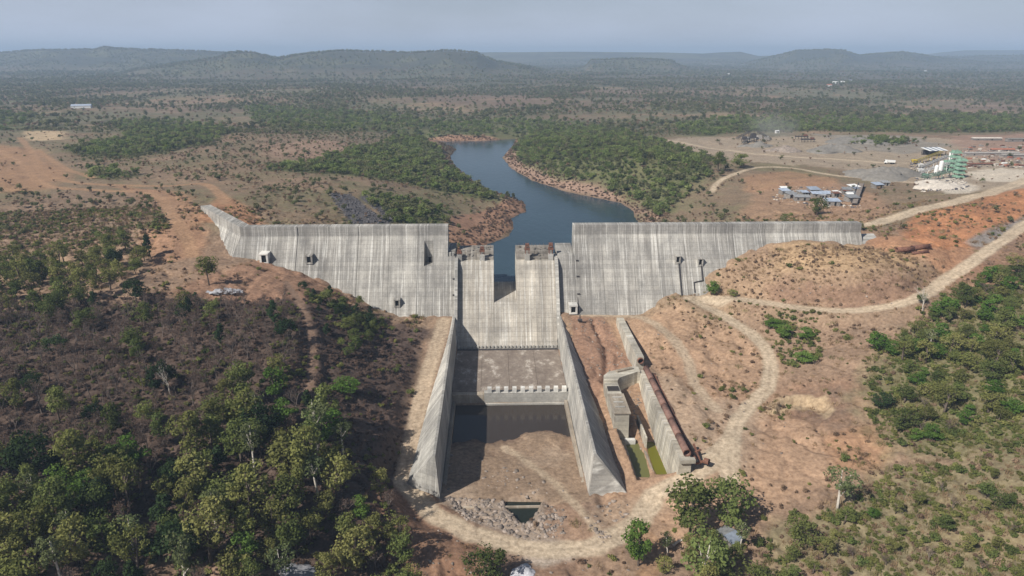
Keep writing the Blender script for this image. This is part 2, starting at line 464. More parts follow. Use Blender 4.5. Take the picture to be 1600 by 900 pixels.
def concrete(name, base, dark, axis='x', streak=1.0, lift=1.0):
    kx, ky = (1.0, 0.03) if axis == 'x' else (0.03, 1.0)
    m, nd, lk = mat(name)
    geo = nd.new('ShaderNodeNewGeometry'); pos = geo.outputs['Position']
    broad = noise(nd, lk, mapped(nd, lk, pos, (0.13 * kx, 0.13 * ky, 0.02)), 1.0, 5, 0.65)      # pour-to-pour bands
    s1 = noise(nd, lk, mapped(nd, lk, pos, (0.55 * kx, 0.55 * ky, 0.02)), 1.0, 6, 0.75)          # rain streaks
    s3 = noise(nd, lk, mapped(nd, lk, pos, (1.7 * kx, 1.7 * ky, 0.016)), 1.0, 4, 0.7)           # thin lime runs
    blot = noise(nd, lk, mapped(nd, lk, pos, (0.11, 0.09, 0.10)), 1.0, 8, 0.74)
    g = noise(nd, lk, pos, 1.6, 6, 0.75)
    sep = nd.new('ShaderNodeSeparateXYZ'); lk.new(pos, sep.inputs[0])
    mul = N(nd, 'ShaderNodeMath', operation='MULTIPLY'); lk.new(sep.outputs['Z'], mul.inputs[0]); mul.inputs[1].default_value = 1 / 1.5
    frac = N(nd, 'ShaderNodeMath', operation='FRACT'); lk.new(mul.outputs[0], frac.inputs[0])
    lt = rng_map(nd, lk, frac.outputs[0], 0.0, 0.14, 1.0, 0.0)
    fl = N(nd, 'ShaderNodeMath', operation='FLOOR'); lk.new(mul.outputs[0], fl.inputs[0])
    wn_ = nd.new('ShaderNodeTexWhiteNoise'); wn_.noise_dimensions = '1D'; lk.new(fl.outputs[0], wn_.inputs['W'])
    c = mixc(nd, lk, rng_map(nd, lk, broad, 0.32, 0.64, 0, 1), dark, base)
    c = mixc(nd, lk, 1.0, c, mixc(nd, lk, rng_map(nd, lk, blot, 0.3, 0.68, 0, 1), (0.54, 0.54, 0.545), (1.24, 1.23, 1.21)), 'MULTIPLY')
    mask = rng_map(nd, lk, blot, 0.36, 0.56, 0.40 * streak, 1.0 * streak)
    c = mixc(nd, lk, mask, c, mixc(nd, lk, 1.0, c, mixc(nd, lk, rng_map(nd, lk, s1, 0.36, 0.62, 0, 1), (0.64, 0.63, 0.62), (1.15, 1.145, 1.13)), 'MULTIPLY'))
    lime = N(nd, 'ShaderNodeMath', operation='MULTIPLY'); lk.new(rng_map(nd, lk, s3, 0.53, 0.64, 0, 0.85), lime.inputs[0]); lk.new(mask, lime.inputs[1])
    c = mixc(nd, lk, lime.outputs[0], c, (0.66, 0.645, 0.61))
    c = mixc(nd, lk, 1.0, c, mixc(nd, lk, wn_.outputs['Value'], (0.91, 0.91, 0.91), (1.06, 1.06, 1.05)), 'MULTIPLY')
    m2 = N(nd, 'ShaderNodeMath', operation='MULTIPLY'); lk.new(lt, m2.inputs[0]); m2.inputs[1].default_value = 0.42 * lift
    c = mixc(nd, lk, m2.outputs[0], c, (0.12, 0.11, 0.10))
    c = mixc(nd, lk, 1.0, c, mixc(nd, lk, rng_map(nd, lk, g, 0.28, 0.72, 0, 1), (0.80, 0.80, 0.79), (1.15, 1.15, 1.15)), 'MULTIPLY')
    oi = nd.new('ShaderNodeObjectInfo')
    c = mixc(nd, lk, 1.0, c, mixc(nd, lk, oi.outputs['Random'], (0.86, 0.86, 0.86), (1.09, 1.085, 1.07)), 'MULTIPLY')
    finish(nd, lk, c, 0.9, g, 0.35, 0.10, 0.2)
    return m
concrete('dam_concrete', (0.435, 0.42, 0.395), (0.28, 0.268, 0.252))
concrete('crest_concrete', (0.42, 0.405, 0.385), (0.29, 0.28, 0.265))
concrete('spillway_concrete', (0.53, 0.49, 0.435), (0.37, 0.34, 0.30))
concrete('wall_concrete', (0.50, 0.485, 0.455), (0.36, 0.35, 0.335), 'y', lift=0.8)
concrete('aged_concrete', (0.44, 0.375, 0.30), (0.27, 0.23, 0.185), streak=0.3, lift=0.2)
concrete('rough_concrete', (0.36, 0.33, 0.295), (0.20, 0.178, 0.155), streak=0.4, lift=0.5)
concrete('canal_concrete', (0.56, 0.525, 0.45), (0.38, 0.35, 0.30), 'y', lift=0.8)
concrete('white_concrete', (0.72, 0.71, 0.68), (0.58, 0.57, 0.55), streak=0.2, lift=0.0)

m, nd, lk = mat('apron_concrete')
geo = nd.new('ShaderNodeNewGeometry'); pos = geo.outputs['Position']
a1_ = noise(nd, lk, mapped(nd, lk, pos, (1.0, 0.7, 1.0)), 0.26, 8, 0.72); a2_ = noise(nd, lk, pos, 0.9, 5, 0.7)
c = mixc(nd, lk, rng_map(nd, lk, a1_, 0.36, 0.66, 0, 1), (0.17, 0.135, 0.11), (0.30, 0.25, 0.205))
c = mixc(nd, lk, rng_map(nd, lk, a1_, 0.55, 0.64, 0, 0.8), c, (0.50, 0.45, 0.39))
c = mixc(nd, lk, 1.0, c, mixc(nd, lk, rng_map(nd, lk, a2_, 0.3, 0.7, 0, 1), (0.82, 0.82, 0.82), (1.12, 1.12, 1.12)), 'MULTIPLY')
finish(nd, lk, c, 0.9, a2_, 0.3, 0.08, 0.2)

def simple(name, col, rough=0.85, var=0.2, nscale=1.5, metallic=0.0, spec=0.3, objvar=0.0):
    m, nd, lk = mat(name)
    geo = nd.new('ShaderNodeNewGeometry')
    n = noise(nd, lk, geo.outputs['Position'], nscale, 5, 0.65)
    c = mixc(nd, lk, rng_map(nd, lk, n, 0.3, 0.7, 0, 1), tuple(v * (1 - var) for v in col), tuple(min(v * (1 + var), 1) for v in col))
    if objvar:
        oi = nd.new('ShaderNodeObjectInfo')
        c = mixc(nd, lk, 1.0, c, mixc(nd, lk, oi.outputs['Random'], (1 - objvar,) * 3, (1 + objvar,) * 3), 'MULTIPLY')
    finish(nd, lk, c, rough, n, 0.2, 0.05, spec, metallic)
    return m
simple('rust', (0.16, 0.075, 0.05), 0.8, 0.45, 1.2)
simple('rust_pipe', (0.20, 0.115, 0.09), 0.7, 0.35, 0.8)
simple('dark_steel', (0.05, 0.045, 0.045), 0.7)
simple('dark_hole', (0.012, 0.012, 0.012), 1.0)
simple('roof_blue', (0.27, 0.31, 0.375), 0.6, 0.35, 0.8, objvar=0.35)
simple('roof_grey', (0.27, 0.275, 0.28), 0.6, 0.35, 0.8, objvar=0.4)
simple('shack_wall', (0.24, 0.22, 0.20), 0.9, 0.3, 1.0, objvar=0.25)
simple('white_paint', (0.75, 0.75, 0.73), 0.7, 0.12)
simple('green_paint', (0.17, 0.28, 0.205), 0.7, 0.35, 0.6)
simple('yellow_paint', (0.62, 0.47, 0.06), 0.6, 0.2)
simple('gravel_grey', (0.19, 0.175, 0.155), 0.95, 0.25, 0.5)
simple('gravel_dark', (0.085, 0.08, 0.085), 0.95, 0.3, 0.9)
simple('white_rubble', (0.50, 0.45, 0.39), 0.95, 0.25, 0.5)
simple('stone', (0.23, 0.19, 0.16), 0.95, 0.4, 0.6, objvar=0.4)
simple('tarp_grey', (0.36, 0.36, 0.38), 0.6, 0.35, 2.0, objvar=0.35)
simple('red_roof', (0.34, 0.14, 0.09), 0.8, 0.2)
simple('bark', (0.13, 0.10, 0.08), 0.95, 0.3, 2.0)
simple('pale_bark', (0.55, 0.50, 0.43), 0.9, 0.2, 2.0)
simple('twig', (0.17, 0.135, 0.115), 0.95, 0.3, 1.0, objvar=0.25)

def leaf(name, a, b, trans=0.35, objvar=0.3):
    m, nd, lk = mat(name)
    oi = nd.new('ShaderNodeObjectInfo')
    geo = nd.new('ShaderNodeNewGeometry')
    n = noise(nd, lk, geo.outputs['Position'], 0.55, 4, 0.7)
    r = oi.outputs['Random']
    mx = N(nd, 'ShaderNodeMath', operation='MULTIPLY_ADD'); lk.new(n, mx.inputs[0]); mx.inputs[1].default_value = 1.1; mx.inputs[2].default_value = -0.5
    ad = N(nd, 'ShaderNodeMath', operation='ADD'); lk.new(mx.outputs[0], ad.inputs[0]); lk.new(r, ad.inputs[1]); ad.use_clamp = True
    c = mixc(nd, lk, ad.outputs[0], a, b)
    wn_ = nd.new('ShaderNodeTexWhiteNoise'); wn_.noise_dimensions = '1D'; lk.new(r, wn_.inputs['W'])
    c = mixc(nd, lk, 1.0, c, mixc(nd, lk, wn_.outputs['Value'], (1 - objvar,) * 3, (1 + objvar,) * 3), 'MULTIPLY')
    d = nd.new('ShaderNodeBsdfDiffuse'); lk.new(c, d.inputs['Color'])
    t = nd.new('ShaderNodeBsdfTranslucent'); lk.new(c, t.inputs['Color'])
    ms = nd.new('ShaderNodeMixShader'); ms.inputs[0].default_value = trans
    lk.new(d.outputs[0], ms.inputs[1]); lk.new(t.outputs[0], ms.inputs[2])
    o = nd.new('ShaderNodeOutputMaterial'); lk.new(ms.outputs[0], o.inputs['Surface'])
    return m
leaf('leaf_green', (0.10, 0.132, 0.04), (0.185, 0.205, 0.066))
leaf('leaf_bright', (0.09, 0.17, 0.03), (0.145, 0.225, 0.05), objvar=0.2)
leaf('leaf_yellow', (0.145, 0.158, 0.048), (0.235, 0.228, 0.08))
leaf('leaf_pale', (0.125, 0.155, 0.068), (0.19, 0.21, 0.09))
leaf('leaf_lime', (0.15, 0.20, 0.06), (0.23, 0.275, 0.095), 0.4, 0.1)
leaf('leaf_dark', (0.03, 0.055, 0.022), (0.055, 0.085, 0.032))
leaf('leaf_dry', (0.20, 0.135, 0.095), (0.32, 0.225, 0.15), objvar=0.25)
leaf('leaf_brush', (0.13, 0.09, 0.072), (0.19, 0.13, 0.10), objvar=0.25)
leaf('leaf_bank', (0.145, 0.195, 0.06), (0.24, 0.275, 0.10), 0.5, 0.28)
leaf('leaf_wood', (0.125, 0.145, 0.065), (0.225, 0.22, 0.11), 0.5, objvar=0.3)
leaf('grass_olive', (0.17, 0.15, 0.065), (0.26, 0.225, 0.105), 0.2, 0.2)
leaf('grass_dry', (0.25, 0.165, 0.095), (0.36, 0.26, 0.16), 0.2, 0.2)

def water(name, col, rough, bscale, bstr, dist=0.15):
    m, nd, lk = mat(name)
    geo = nd.new('ShaderNodeNewGeometry')
    v = mapped(nd, lk, geo.outputs['Position'], (1.0, 0.45, 1.0))
    n = noise(nd, lk, v, bscale, 4, 0.6)
    n2 = noise(nd, lk, geo.outputs['Position'], 0.02, 4, 0.6)
    c = mixc(nd, lk, rng_map(nd, lk, n2, 0.3, 0.7, 0, 1), tuple(k * 0.85 for k in col), tuple(k * 1.15 for k in col))
    b = finish(nd, lk, c, rough, n, bstr, dist, 0.5)
    b.inputs['IOR'].default_value = 1.33
water('reservoir_water', (0.032, 0.056, 0.072), 0.14, 0.32, 0.8, 0.25)
water('pool_water', (0.045, 0.036, 0.030), 0.10, 0.8, 0.05)
water('pond_green', (0.135, 0.135, 0.045), 0.25, 0.6, 0.03)
water('pond_olive', (0.125, 0.12, 0.008), 0.25, 0.6, 0.03)
water('pond_dark', (0.018, 0.022, 0.016), 0.12, 0.6, 0.03)

# ------------------------------------------------------------------ mesh helpers
def link(name, me, m=None, parent=None, loc=None):
    o = bpy.data.objects.new(name, me)
    COL.objects.link(o)
    if m is not None and me is not None and not me.materials:
        me.materials.append(MATS[m])
    if parent is not None:
        o.parent = parent
    if loc is not None:
        o.location = loc
    return o

def tag(o, label=None, cat=None, group=None, kind=None):
    if label: o['label'] = label
    if cat: o['category'] = cat
    if group: o['group'] = group
    if kind: o['kind'] = kind
    return o

def empty(name, loc, label, cat, group=None, rz=0.0):
    o = bpy.data.objects.new(name, None); COL.objects.link(o)
    o.empty_display_size = 0.5
    o.location = loc; o.rotation_euler = (0, 0, rz)
    return tag(o, label, cat, group)

class MB:
    def __init__(self):
        self.v = []; self.f = []
    def poly(self, pts, faces):
        k = len(self.v); self.v += [tuple(float(c) for c in p) for p in pts]; self.f += [tuple(i + k for i in f) for f in faces]
        return self
    def prism(self, bottom, top):
        n = len(bottom)
        return self.poly(list(bottom) + list(top), [tuple(range(n))[::-1], tuple(range(n, 2 * n))] + [(i, (i + 1) % n, n + (i + 1) % n, n + i) for i in range(n)])
    def box(self, x0, x1, y0, y1, z0, z1):
        return self.prism([(x0, y0, z0), (x1, y0, z0), (x1, y1, z0), (x0, y1, z0)], [(x0, y0, z1), (x1, y0, z1), (x1, y1, z1), (x0, y1, z1)])
    def slab_x(self, x0, x1, prof):
        """profile of (y, z) points drawn out along x"""
        return self.prism([(x0, y, z) for y, z in prof], [(x1, y, z) for y, z in prof])
    def bar(self, a, b, w, h=None):
        a, b = Vector(a), Vector(b); h = h or w
        d = (b - a).normalized()
        s = d.cross(Vector((0, 0, 1)))
        s = Vector((1, 0, 0)) if s.length < 1e-3 else s.normalized()
        u = s.cross(d).normalized()
        q = [s * (-w / 2) + u * (-h / 2), s * (w / 2) + u * (-h / 2), s * (w / 2) + u * (h / 2), s * (-w / 2) + u * (h / 2)]
        return self.prism([a + k for k in q], [b + k for k in q])
    def tube(self, pts, radii, n=8, cap=True):
        rings = []
        pts = [Vector(p) for p in pts]
        base = len(self.v)
        for i, p in enumerate(pts):
            d = (pts[min(i + 1, len(pts) - 1)] - pts[max(i - 1, 0)])
            d = d.normalized() if d.length > 1e-6 else Vector((0, 0, 1))
            s = d.cross(Vector((0.13, 0.21, 1)))
            s = Vector((1, 0, 0)) if s.length < 1e-3 else s.normalized()
            u = s.cross(d).normalized()
            for k in range(n):
                t = 2 * math.pi * k / n
                self.v.append(tuple(p + (s * math.cos(t) + u * math.sin(t)) * radii[i]))
        for i in range(len(pts) - 1):
            for k in range(n):
                a = base + i * n + k; b = base + i * n + (k + 1) % n
                self.f.append((a, b, b + n, a + n))
        if cap:
            self.f.append(tuple(base + k for k in range(n))[::-1])
            self.f.append(tuple(base + (len(pts) - 1) * n + k for k in range(n)))
        return self
    def pipe(self, a, b, r, t, n=16):
        """an open pipe with wall thickness"""
        a, b = Vector(a), Vector(b); d = (b - a).normalized()
        s = d.cross(Vector((0, 0, 1))).normalized(); u = s.cross(d)
        base = len(self.v)
        for c, rr in ((a, r), (b, r), (b, r - t), (a, r - t)):
            for k in range(n):
                q = 2 * math.pi * k / n
                self.v.append(tuple(c + (s * math.cos(q) + u * math.sin(q)) * rr))
        for j in range(4):
            for k in range(n):
                a0 = base + j * n + k; a1 = base + j * n + (k + 1) % n
                b0 = base + ((j + 1) % 4) * n + k; b1 = base + ((j + 1) % 4) * n + (k + 1) % n
                self.f.append((a0, a1, b1, b0))
        return self
    def mesh(self, name, m=None, smooth_=False):
        me = bpy.data.meshes.new(name)
        me.from_pydata(self.v, [], self.f); me.update()
        if smooth_:
            me.polygons.foreach_set('use_smooth', [True] * len(me.polygons))
        if m: me.materials.append(MATS[m])
        return me
    def build(self, name, m, parent=None, smooth_=False):
        return link(name, self.mesh(name, m, smooth_), None, parent)

def np_mesh(name, v, quads, m, smooth_=False):
    me = bpy.data.meshes.new(name)
    me.vertices.add(len(v)); me.vertices.foreach_set('co', np.ascontiguousarray(v, np.float32).ravel())
    k = quads.shape[1]
    me.loops.add(quads.size); me.loops.foreach_set('vertex_index', np.ascontiguousarray(quads, np.int32).ravel())
    me.polygons.add(len(quads)); me.polygons.foreach_set('loop_start', np.arange(0, quads.size, k, dtype=np.int32))
    if smooth_:
        me.polygons.foreach_set('use_smooth', np.ones(len(quads), bool))
    me.update(calc_edges=True); me.validate()
    if m: me.materials.append(MATS[m])
    return me

# woods upstream that read as one mass: (outline in the survey photo, density)
DENSE = [  # woods that read as one mass upstream: (outline, density, evenly green)
 ([(802, 236), (815, 215), (850, 200), (900, 196), (950, 200), (1000, 214), (1050, 228), (1110, 246), (1100, 275), (1070, 300), (1045, 332), (1028, 338), (1000, 318), (940, 292), (880, 282), (830, 266), (806, 252)], 0.97),
 ([(400, 268), (470, 258), (520, 240), (600, 222), (650, 215), (688, 235), (700, 262), (745, 292), (780, 312), (740, 312), (690, 300), (620, 285), (520, 272)], 0.92),
 ([(575, 300), (640, 315), (700, 330), (706, 362), (690, 380), (620, 352), (545, 345), (600, 340), (560, 305)], 0.85),
 ([(170, 192), (250, 188), (330, 195), (370, 206), (330, 226), (250, 240), (160, 248), (105, 240), (110, 228), (200, 220)], 0.8),
 ([(380, 165), (470, 172), (600, 178), (690, 190), (790, 186), (900, 190), (880, 208), (760, 214), (690, 213), (600, 206), (480, 205), (400, 196)], 0.85),
 ([(1050, 195), (1150, 182), (1350, 184), (1600, 182), (1700, 185), (1700, 206), (1450, 208), (1300, 205), (1150, 208), (1080, 212)], 0.75),
 ([(1320, 218), (1400, 216), (1440, 224), (1400, 228), (1330, 226)], 0.6),
 ([(110, 265), (180, 268), (230, 274), (180, 282), (130, 278)], 0.7),
 ([(520, 290), (540, 280), (560, 300), (525, 345), (500, 350), (512, 310)], 0.35),
 ([(0, 175), (60, 180), (40, 200), (0, 205), (-100, 200)], 0.6),
]

# ------------------------------------------------------------------ ground sheet
ys_ = [22.0]
while ys_[-1] < 16000:
    y = ys_[-1]
    ys_.append(y + (1.3 if y < 85 else 0.62 if y < 270 else max(0.62, 0.0052 * (y - 270) + 0.75 if y < 600 else 0.0046 * y)))
ys_ = np.array(ys_)
NC = 640
sx = np.linspace(-1, 1, NC)
sx = 0.86 * sx + 0.14 * sx ** 3
GX = sx[None, :] * (0.86 * ys_[:, None] + 70)
GY = np.repeat(ys_[:, None], NC, 1)
GX = GX + 0.0
gx, gy = GX.ravel(), GY.ravel()
gz = h_full(gx, gy)

def lin(*c):
    return np.array(c, float)
SOIL = lin(0.275, 0.182, 0.126); REDS = lin(0.25, 0.13, 0.08); SCRUB = lin(0.155, 0.112, 0.086); STRAW = lin(0.30, 0.212, 0.135)
ROADC = lin(0.48, 0.375, 0.275); GREY = lin(0.23, 0.205, 0.18); GREENU = lin(0.125, 0.125, 0.055); DARKR = lin(0.085, 0.078, 0.082); MUD = lin(0.255, 0.178, 0.125)

col = np.empty((gx.size, 3))
nA = fbm(gx, gy, 60, 5, 101); nB = fbm(gx, gy, 14, 5, 102); nC = fbm(gx, gy, 3.2, 4, 103); nD = fbm(gx, gy, 220, 4, 104)
def blend(c, k):
    k = np.clip(k, 0, 1)[:, None]
    col[:] = col * (1 - k) + c * k
col[:] = SOIL
blend(REDS, smooth(0.0, 0.6, nA + 0.4 * nB) * 0.7)
blend(SCRUB, smooth(-0.15, 0.55, nB + 0.5 * nC + 0.2 * nA) * 0.65)
blend(STRAW, smooth(0.05, 0.6, -nA + 0.5 * nB) * 0.5)
# the far plain: brown fallow, straw fields, low green cover
farm = smooth(420, 900, gy)
up = smooth(281, 300, gy)
blend(lin(0.185, 0.138, 0.094), up * smooth(-0.6, 0.3, nA + 0.5 * nB) * 0.8)
blend(lin(0.15, 0.138, 0.075), up * smooth(-0.25, 0.4, fbm(gx, gy, 34, 4, 150) + 0.5 * nC) * 0.6)
blend(lin(0.165, 0.117, 0.09), farm * smooth(-0.3, 0.5, nD + 0.5 * nA) * 0.8)
blend(lin(0.27, 0.195, 0.14), farm * smooth(0.15, 0.5, fbm(gx, gy * 2.2, 170, 4, 140)) * 0.7)
blend(lin(0.13, 0.125, 0.08), farm * smooth(-0.25, 0.45, -nD + 0.5 * nB + 0.4 * nA) * 0.85)
blend(lin(0.075, 0.075, 0.055), smooth(1500, 2100, gy) * (0.62 + 0.3 * nB))
blend(lin(0.05, 0.055, 0.042), smooth(42, 62, gz) * smooth(1500, 1900, gy) * (0.8 + 0.25 * nB))

gdrift = fbm(gx, gy * 1.6, 150, 4, 82) + 0.45 * fbm(gx, gy, 40, 3, 83)
blend(lin(0.125, 0.12, 0.07), smooth(560, 850, gy) * smooth(-0.15, 0.35, gdrift) * 0.85)
ZONES = {}
def zone(name, pix):
    ZONES[name] = gp(pix)[:, :2]
    return ZONES[name]
def paint(pix, c, soft=4.0, amp=5.0, k=1.0, nz=None):
    P = gp(pix)
    mm = (gx > P[:, 0].min() - 40) & (gx < P[:, 0].max() + 40) & (gy > P[:, 1].min() - 60) & (gy < P[:, 1].max() + 60)
    kk = np.zeros(gx.size)
    sd = poly_sd(gx[mm], gy[mm], P[:, :2]) + nB[mm] * amp + nC[mm] * amp * 0.4
    kk[mm] = smooth(-soft, soft, sd) * k
    if nz is not None:
        kk = kk * nz
    blend(c, kk)
for pol_, dn_ in DENSE:
    paint(pol_, lin(0.095, 0.105, 0.045), 5, 6, dn_ * 0.85)
# leafless hillside on the left: brown litter, its colour darkened to stand in for cloud shadow
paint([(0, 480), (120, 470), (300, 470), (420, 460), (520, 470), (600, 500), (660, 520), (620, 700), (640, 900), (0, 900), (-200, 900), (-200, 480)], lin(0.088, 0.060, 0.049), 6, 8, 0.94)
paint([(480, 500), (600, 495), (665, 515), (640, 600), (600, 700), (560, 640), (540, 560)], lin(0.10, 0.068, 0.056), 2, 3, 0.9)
paint([(330, 425), (420, 405), (480, 430), (560, 470), (500, 480), (380, 470), (250, 460)], lin(0.26, 0.15, 0.10), 3, 4, 0.85)
paint([(180, 290), (290, 300), (320, 345), (310, 400), (240, 420), (215, 370), (260, 340)], lin(0.33, 0.185, 0.115), 3, 5, 0.8)
paint([(590, 760), (640, 760), (720, 815), (760, 850), (740, 900), (620, 900), (600, 830)], lin(0.25, 0.14, 0.09), 3, 4, 0.8)
# left upstream: red fields
paint([(0, 225), (60, 235), (110, 275), (60, 300), (0, 300), (-100, 260)], lin(0.31, 0.18, 0.108), 6, 8, 0.8)
paint([(40, 205), (105, 205), (100, 218), (40, 220)], lin(0.44, 0.32, 0.21), 4, 5, 0.9)
paint([(0, 320), (120, 300), (250, 305), (270, 345), (180, 380), (60, 390), (0, 380)], lin(0.215, 0.145, 0.105), 6, 10, 0.75)
paint([(400, 225), (480, 220), (560, 225), (540, 245), (420, 248)], lin(0.29, 0.19, 0.14), 6, 8, 0.8)
paint([(310, 345), (345, 300), (400, 330), (410, 352), (380, 352)], lin(0.37, 0.19, 0.11), 3, 4, 0.8)
# river banks with dead brush
paint([(690, 400), (700, 340), (780, 320), (830, 310), (830, 345), (800, 360), (760, 390)], lin(0.275, 0.155, 0.105), 2, 3, 0.9)
paint([(700, 385), (745, 380), (760, 384), (730, 395), (700, 396)], lin(0.33, 0.15, 0.08), 1.5, 2, 0.8)
paint([(780, 240), (800, 268), (850, 290), (940, 312), (1000, 335), (1015, 350), (1040, 335), (960, 300), (870, 283), (820, 262), (795, 235)], lin(0.285, 0.185, 0.14), 3, 4, 0.95)
paint([(690, 230), (705, 262), (735, 290), (760, 300), (720, 296), (690, 262)], lin(0.27, 0.16, 0.115), 3, 4, 0.9)
paint([(640, 213), (760, 212), (880, 207), (880, 216), (760, 222), (640, 225)], lin(0.30, 0.175, 0.12), 3, 3, 0.9)
# two dumps of dark broken rock behind the dam
paint([(515, 302), (548, 303), (575, 325), (612, 350), (550, 352), (528, 325)], DARKR, 1.5, 2.5, 0.95)
paint([(562, 308), (572, 306), (622, 345), (608, 350)], DARKR, 1.2, 1.5, 0.9)
# right: worked ground
paint([(880, 490), (1060, 490), (1150, 520), (1220, 560), (1220, 640), (1300, 680), (1300, 760), (1180, 820), (1050, 860), (960, 780), (900, 600)], lin(0.37, 0.235, 0.155), 4, 5, 0.75)
paint([(1100, 470), (1130, 410), (1200, 385), (1340, 385), (1480, 400), (1480, 430), (1400, 465), (1300, 475), (1180, 465)], lin(0.31, 0.205, 0.135), 3, 4, 0.7)
paint([(1200, 385), (1330, 382), (1420, 395), (1440, 420), (1330, 430), (1230, 410)], lin(0.38, 0.255, 0.15), 4, 6, 0.7)
paint([(1200, 452), (1330, 455), (1440, 440), (1430, 462), (1330, 478), (1210, 468)], lin(0.225, 0.135, 0.095), 2, 4, 0.7)
paint([(1350, 372), (1500, 378), (1520, 395), (1480, 425), (1440, 400), (1380, 392)], lin(0.38, 0.20, 0.115), 3, 4, 0.8)
paint([(1400, 362), (1440, 335), (1520, 315), (1600, 282), (1700, 260), (1700, 330), (1600, 338), (1530, 372), (1450, 385)], lin(0.36, 0.165, 0.085), 3, 5, 0.9)
paint([(1510, 378), (1560, 352), (1605, 338), (1610, 347), (1560, 370), (1530, 388)], lin(0.20, 0.18, 0.17), 1.5, 2, 0.9)
paint([(1150, 350), (1180, 300), (1260, 280), (1340, 290), (1400, 330), (1340, 350)], lin(0.31, 0.19, 0.125), 4, 6, 0.8)
paint([(1160, 275), (1230, 266), (1310, 280), (1300, 292), (1230, 292), (1170, 300)], lin(0.33, 0.185, 0.11), 3, 5, 0.6)
paint([(1010, 222), (1080, 214), (1200, 214), (1380, 212), (1600, 222), (1700, 230), (1700, 290), (1500, 300), (1420, 285), (1300, 262), (1150, 252), (1040, 238)], lin(0.32, 0.25, 0.19), 6, 10, 0.85)
paint([(1270, 208), (1420, 212), (1500, 228), (1420, 240), (1330, 232)], GREY, 6, 10, 0.75)
paint([(1480, 212), (1600, 208), (1700, 215), (1700, 255), (1560, 250), (1500, 240)], lin(0.30, 0.19, 0.145), 6, 10, 0.8)
paint([(1500, 270), (1560, 262), (1600, 266), (1700, 270), (1700, 285), (1560, 284)], lin(0.55, 0.47, 0.39), 4, 6, 0.85)
paint([(1440, 278), (1500, 275), (1530, 298), (1480, 302), (1440, 290)], lin(0.52, 0.45, 0.38), 3, 4, 0.85)
# eroded bank and spoil on the right
paint([(1190, 640), (1230, 618), (1290, 620), (1302, 640), (1290, 652), (1280, 632), (1235, 630), (1205, 648)], lin(0.42, 0.31, 0.20), 0.8, 1.5, 0.75)
paint([(1005, 560), (1060, 590), (1110, 630), (1150, 625), (1185, 640), (1170, 740), (1095, 750), (1055, 680)], lin(0.40, 0.295, 0.215), 3, 4, 0.6)
paint([(1000, 775), (1080, 745), (1150, 750), (1040, 800), (960, 850), (880, 850), (940, 800)], lin(0.39, 0.28, 0.20), 2, 3, 0.5)
paint([(1290, 690), (1370, 660), (1390, 700), (1370, 740), (1310, 730)], lin(0.35, 0.20, 0.12), 2, 3, 0.8)
paint([(1450, 780), (1560, 770), (1600, 850), (1560, 880), (1480, 840)], lin(0.36, 0.21, 0.13), 2, 4, 0.7)
paint([(1350, 560), (1450, 500), (1600, 440), (1700, 450), (1700, 700), (1500, 720), (1390, 700), (1350, 640)], lin(0.16, 0.145, 0.075), 5, 8, 0.85)
paint([(1200, 820), (1300, 790), (1400, 730), (1600, 700), (1700, 720), (1700, 900), (1200, 900)], lin(0.20, 0.168, 0.098), 5, 8, 0.8)
# river bed: mud inside the walls, rubble outside
kk = ((gx > WL_IN) & (gx < WR_IN) & (gy > 148) & (gy < 207)) * 1.0
blend(MUD, kk * 0.9)
blend(lin(0.34, 0.25, 0.185), kk * smooth(0.1, 0.5, fbm(gx, gy, 9, 4, 160)) * 0.7)
blend(lin(0.16, 0.105, 0.075), kk * smooth(-1.9, -2.5, gz))
paint([(690, 782), (850, 782), (880, 800), (890, 840), (830, 845), (740, 815)], lin(0.29, 0.225, 0.18), 1.0, 2.0, 0.9)
paint([(850, 785), (905, 800), (935, 840), (900, 850), (860, 835)], lin(0.30, 0.19, 0.13), 1.0, 2.0, 0.8)
paint([(830, 850), (880, 845), (900, 870), (850, 885), (820, 870)], lin(0.47, 0.38, 0.31), 1.2, 2.0, 0.8)
paint([(885, 490), (945, 495), (985, 560), (985, 590), (945, 590), (930, 640), (900, 540)], lin(0.26, 0.15, 0.105), 1.2, 3, 0.8)
for kind, wdt, p in ROADS:
    mm = (gx > p[:, 0].min() - 14) & (gx < p[:, 0].max() + 14) & (gy > p[:, 1].min() - 14) & (gy < p[:, 1].max() + 14)
    d = np.full(gx.size, 99.0); d[mm] = line_dist(gx[mm], gy[mm], p)[0]
    d = d + nC * 0.7 + nB * 0.6
    d_raw = d - nC * 0.7 - nB * 0.6
    c = {'main': ROADC, 'track': lin(0.43, 0.325, 0.235), 'red': lin(0.34, 0.205, 0.125), 'path': lin(0.20, 0.13, 0.095)}[kind]
    blend(c, (1 - smooth(wdt * 0.8, wdt * 1.2 + 0.45, d)) * (0.93 if kind != 'red' else 0.8))
    blend(c * 0.72, (np.exp(-((d_raw - 0.05) / 0.45) ** 2) + 0.8 * np.exp(-((d_raw - wdt * 0.95) / 0.5) ** 2)) * 0.55 * smooth(-0.5, 0.2, nB))
# wet rim of the reservoir
mm = (gy > 262) & (gy < 1000) & (np.abs(gx) < 260)
kk = np.zeros(gx.size); kk[mm] = (1 - smooth(0.2, 0.9, gz[mm] - WATER_Z)) * 0.6
blend(lin(0.13, 0.085, 0.06), kk)
col *= (1 + 0.10 * nC + 0.08 * nB)[:, None]
col *= np.array([1.0, 1.05, 1.06])[None, :]
col = np.clip(col, 0.01, 0.8)

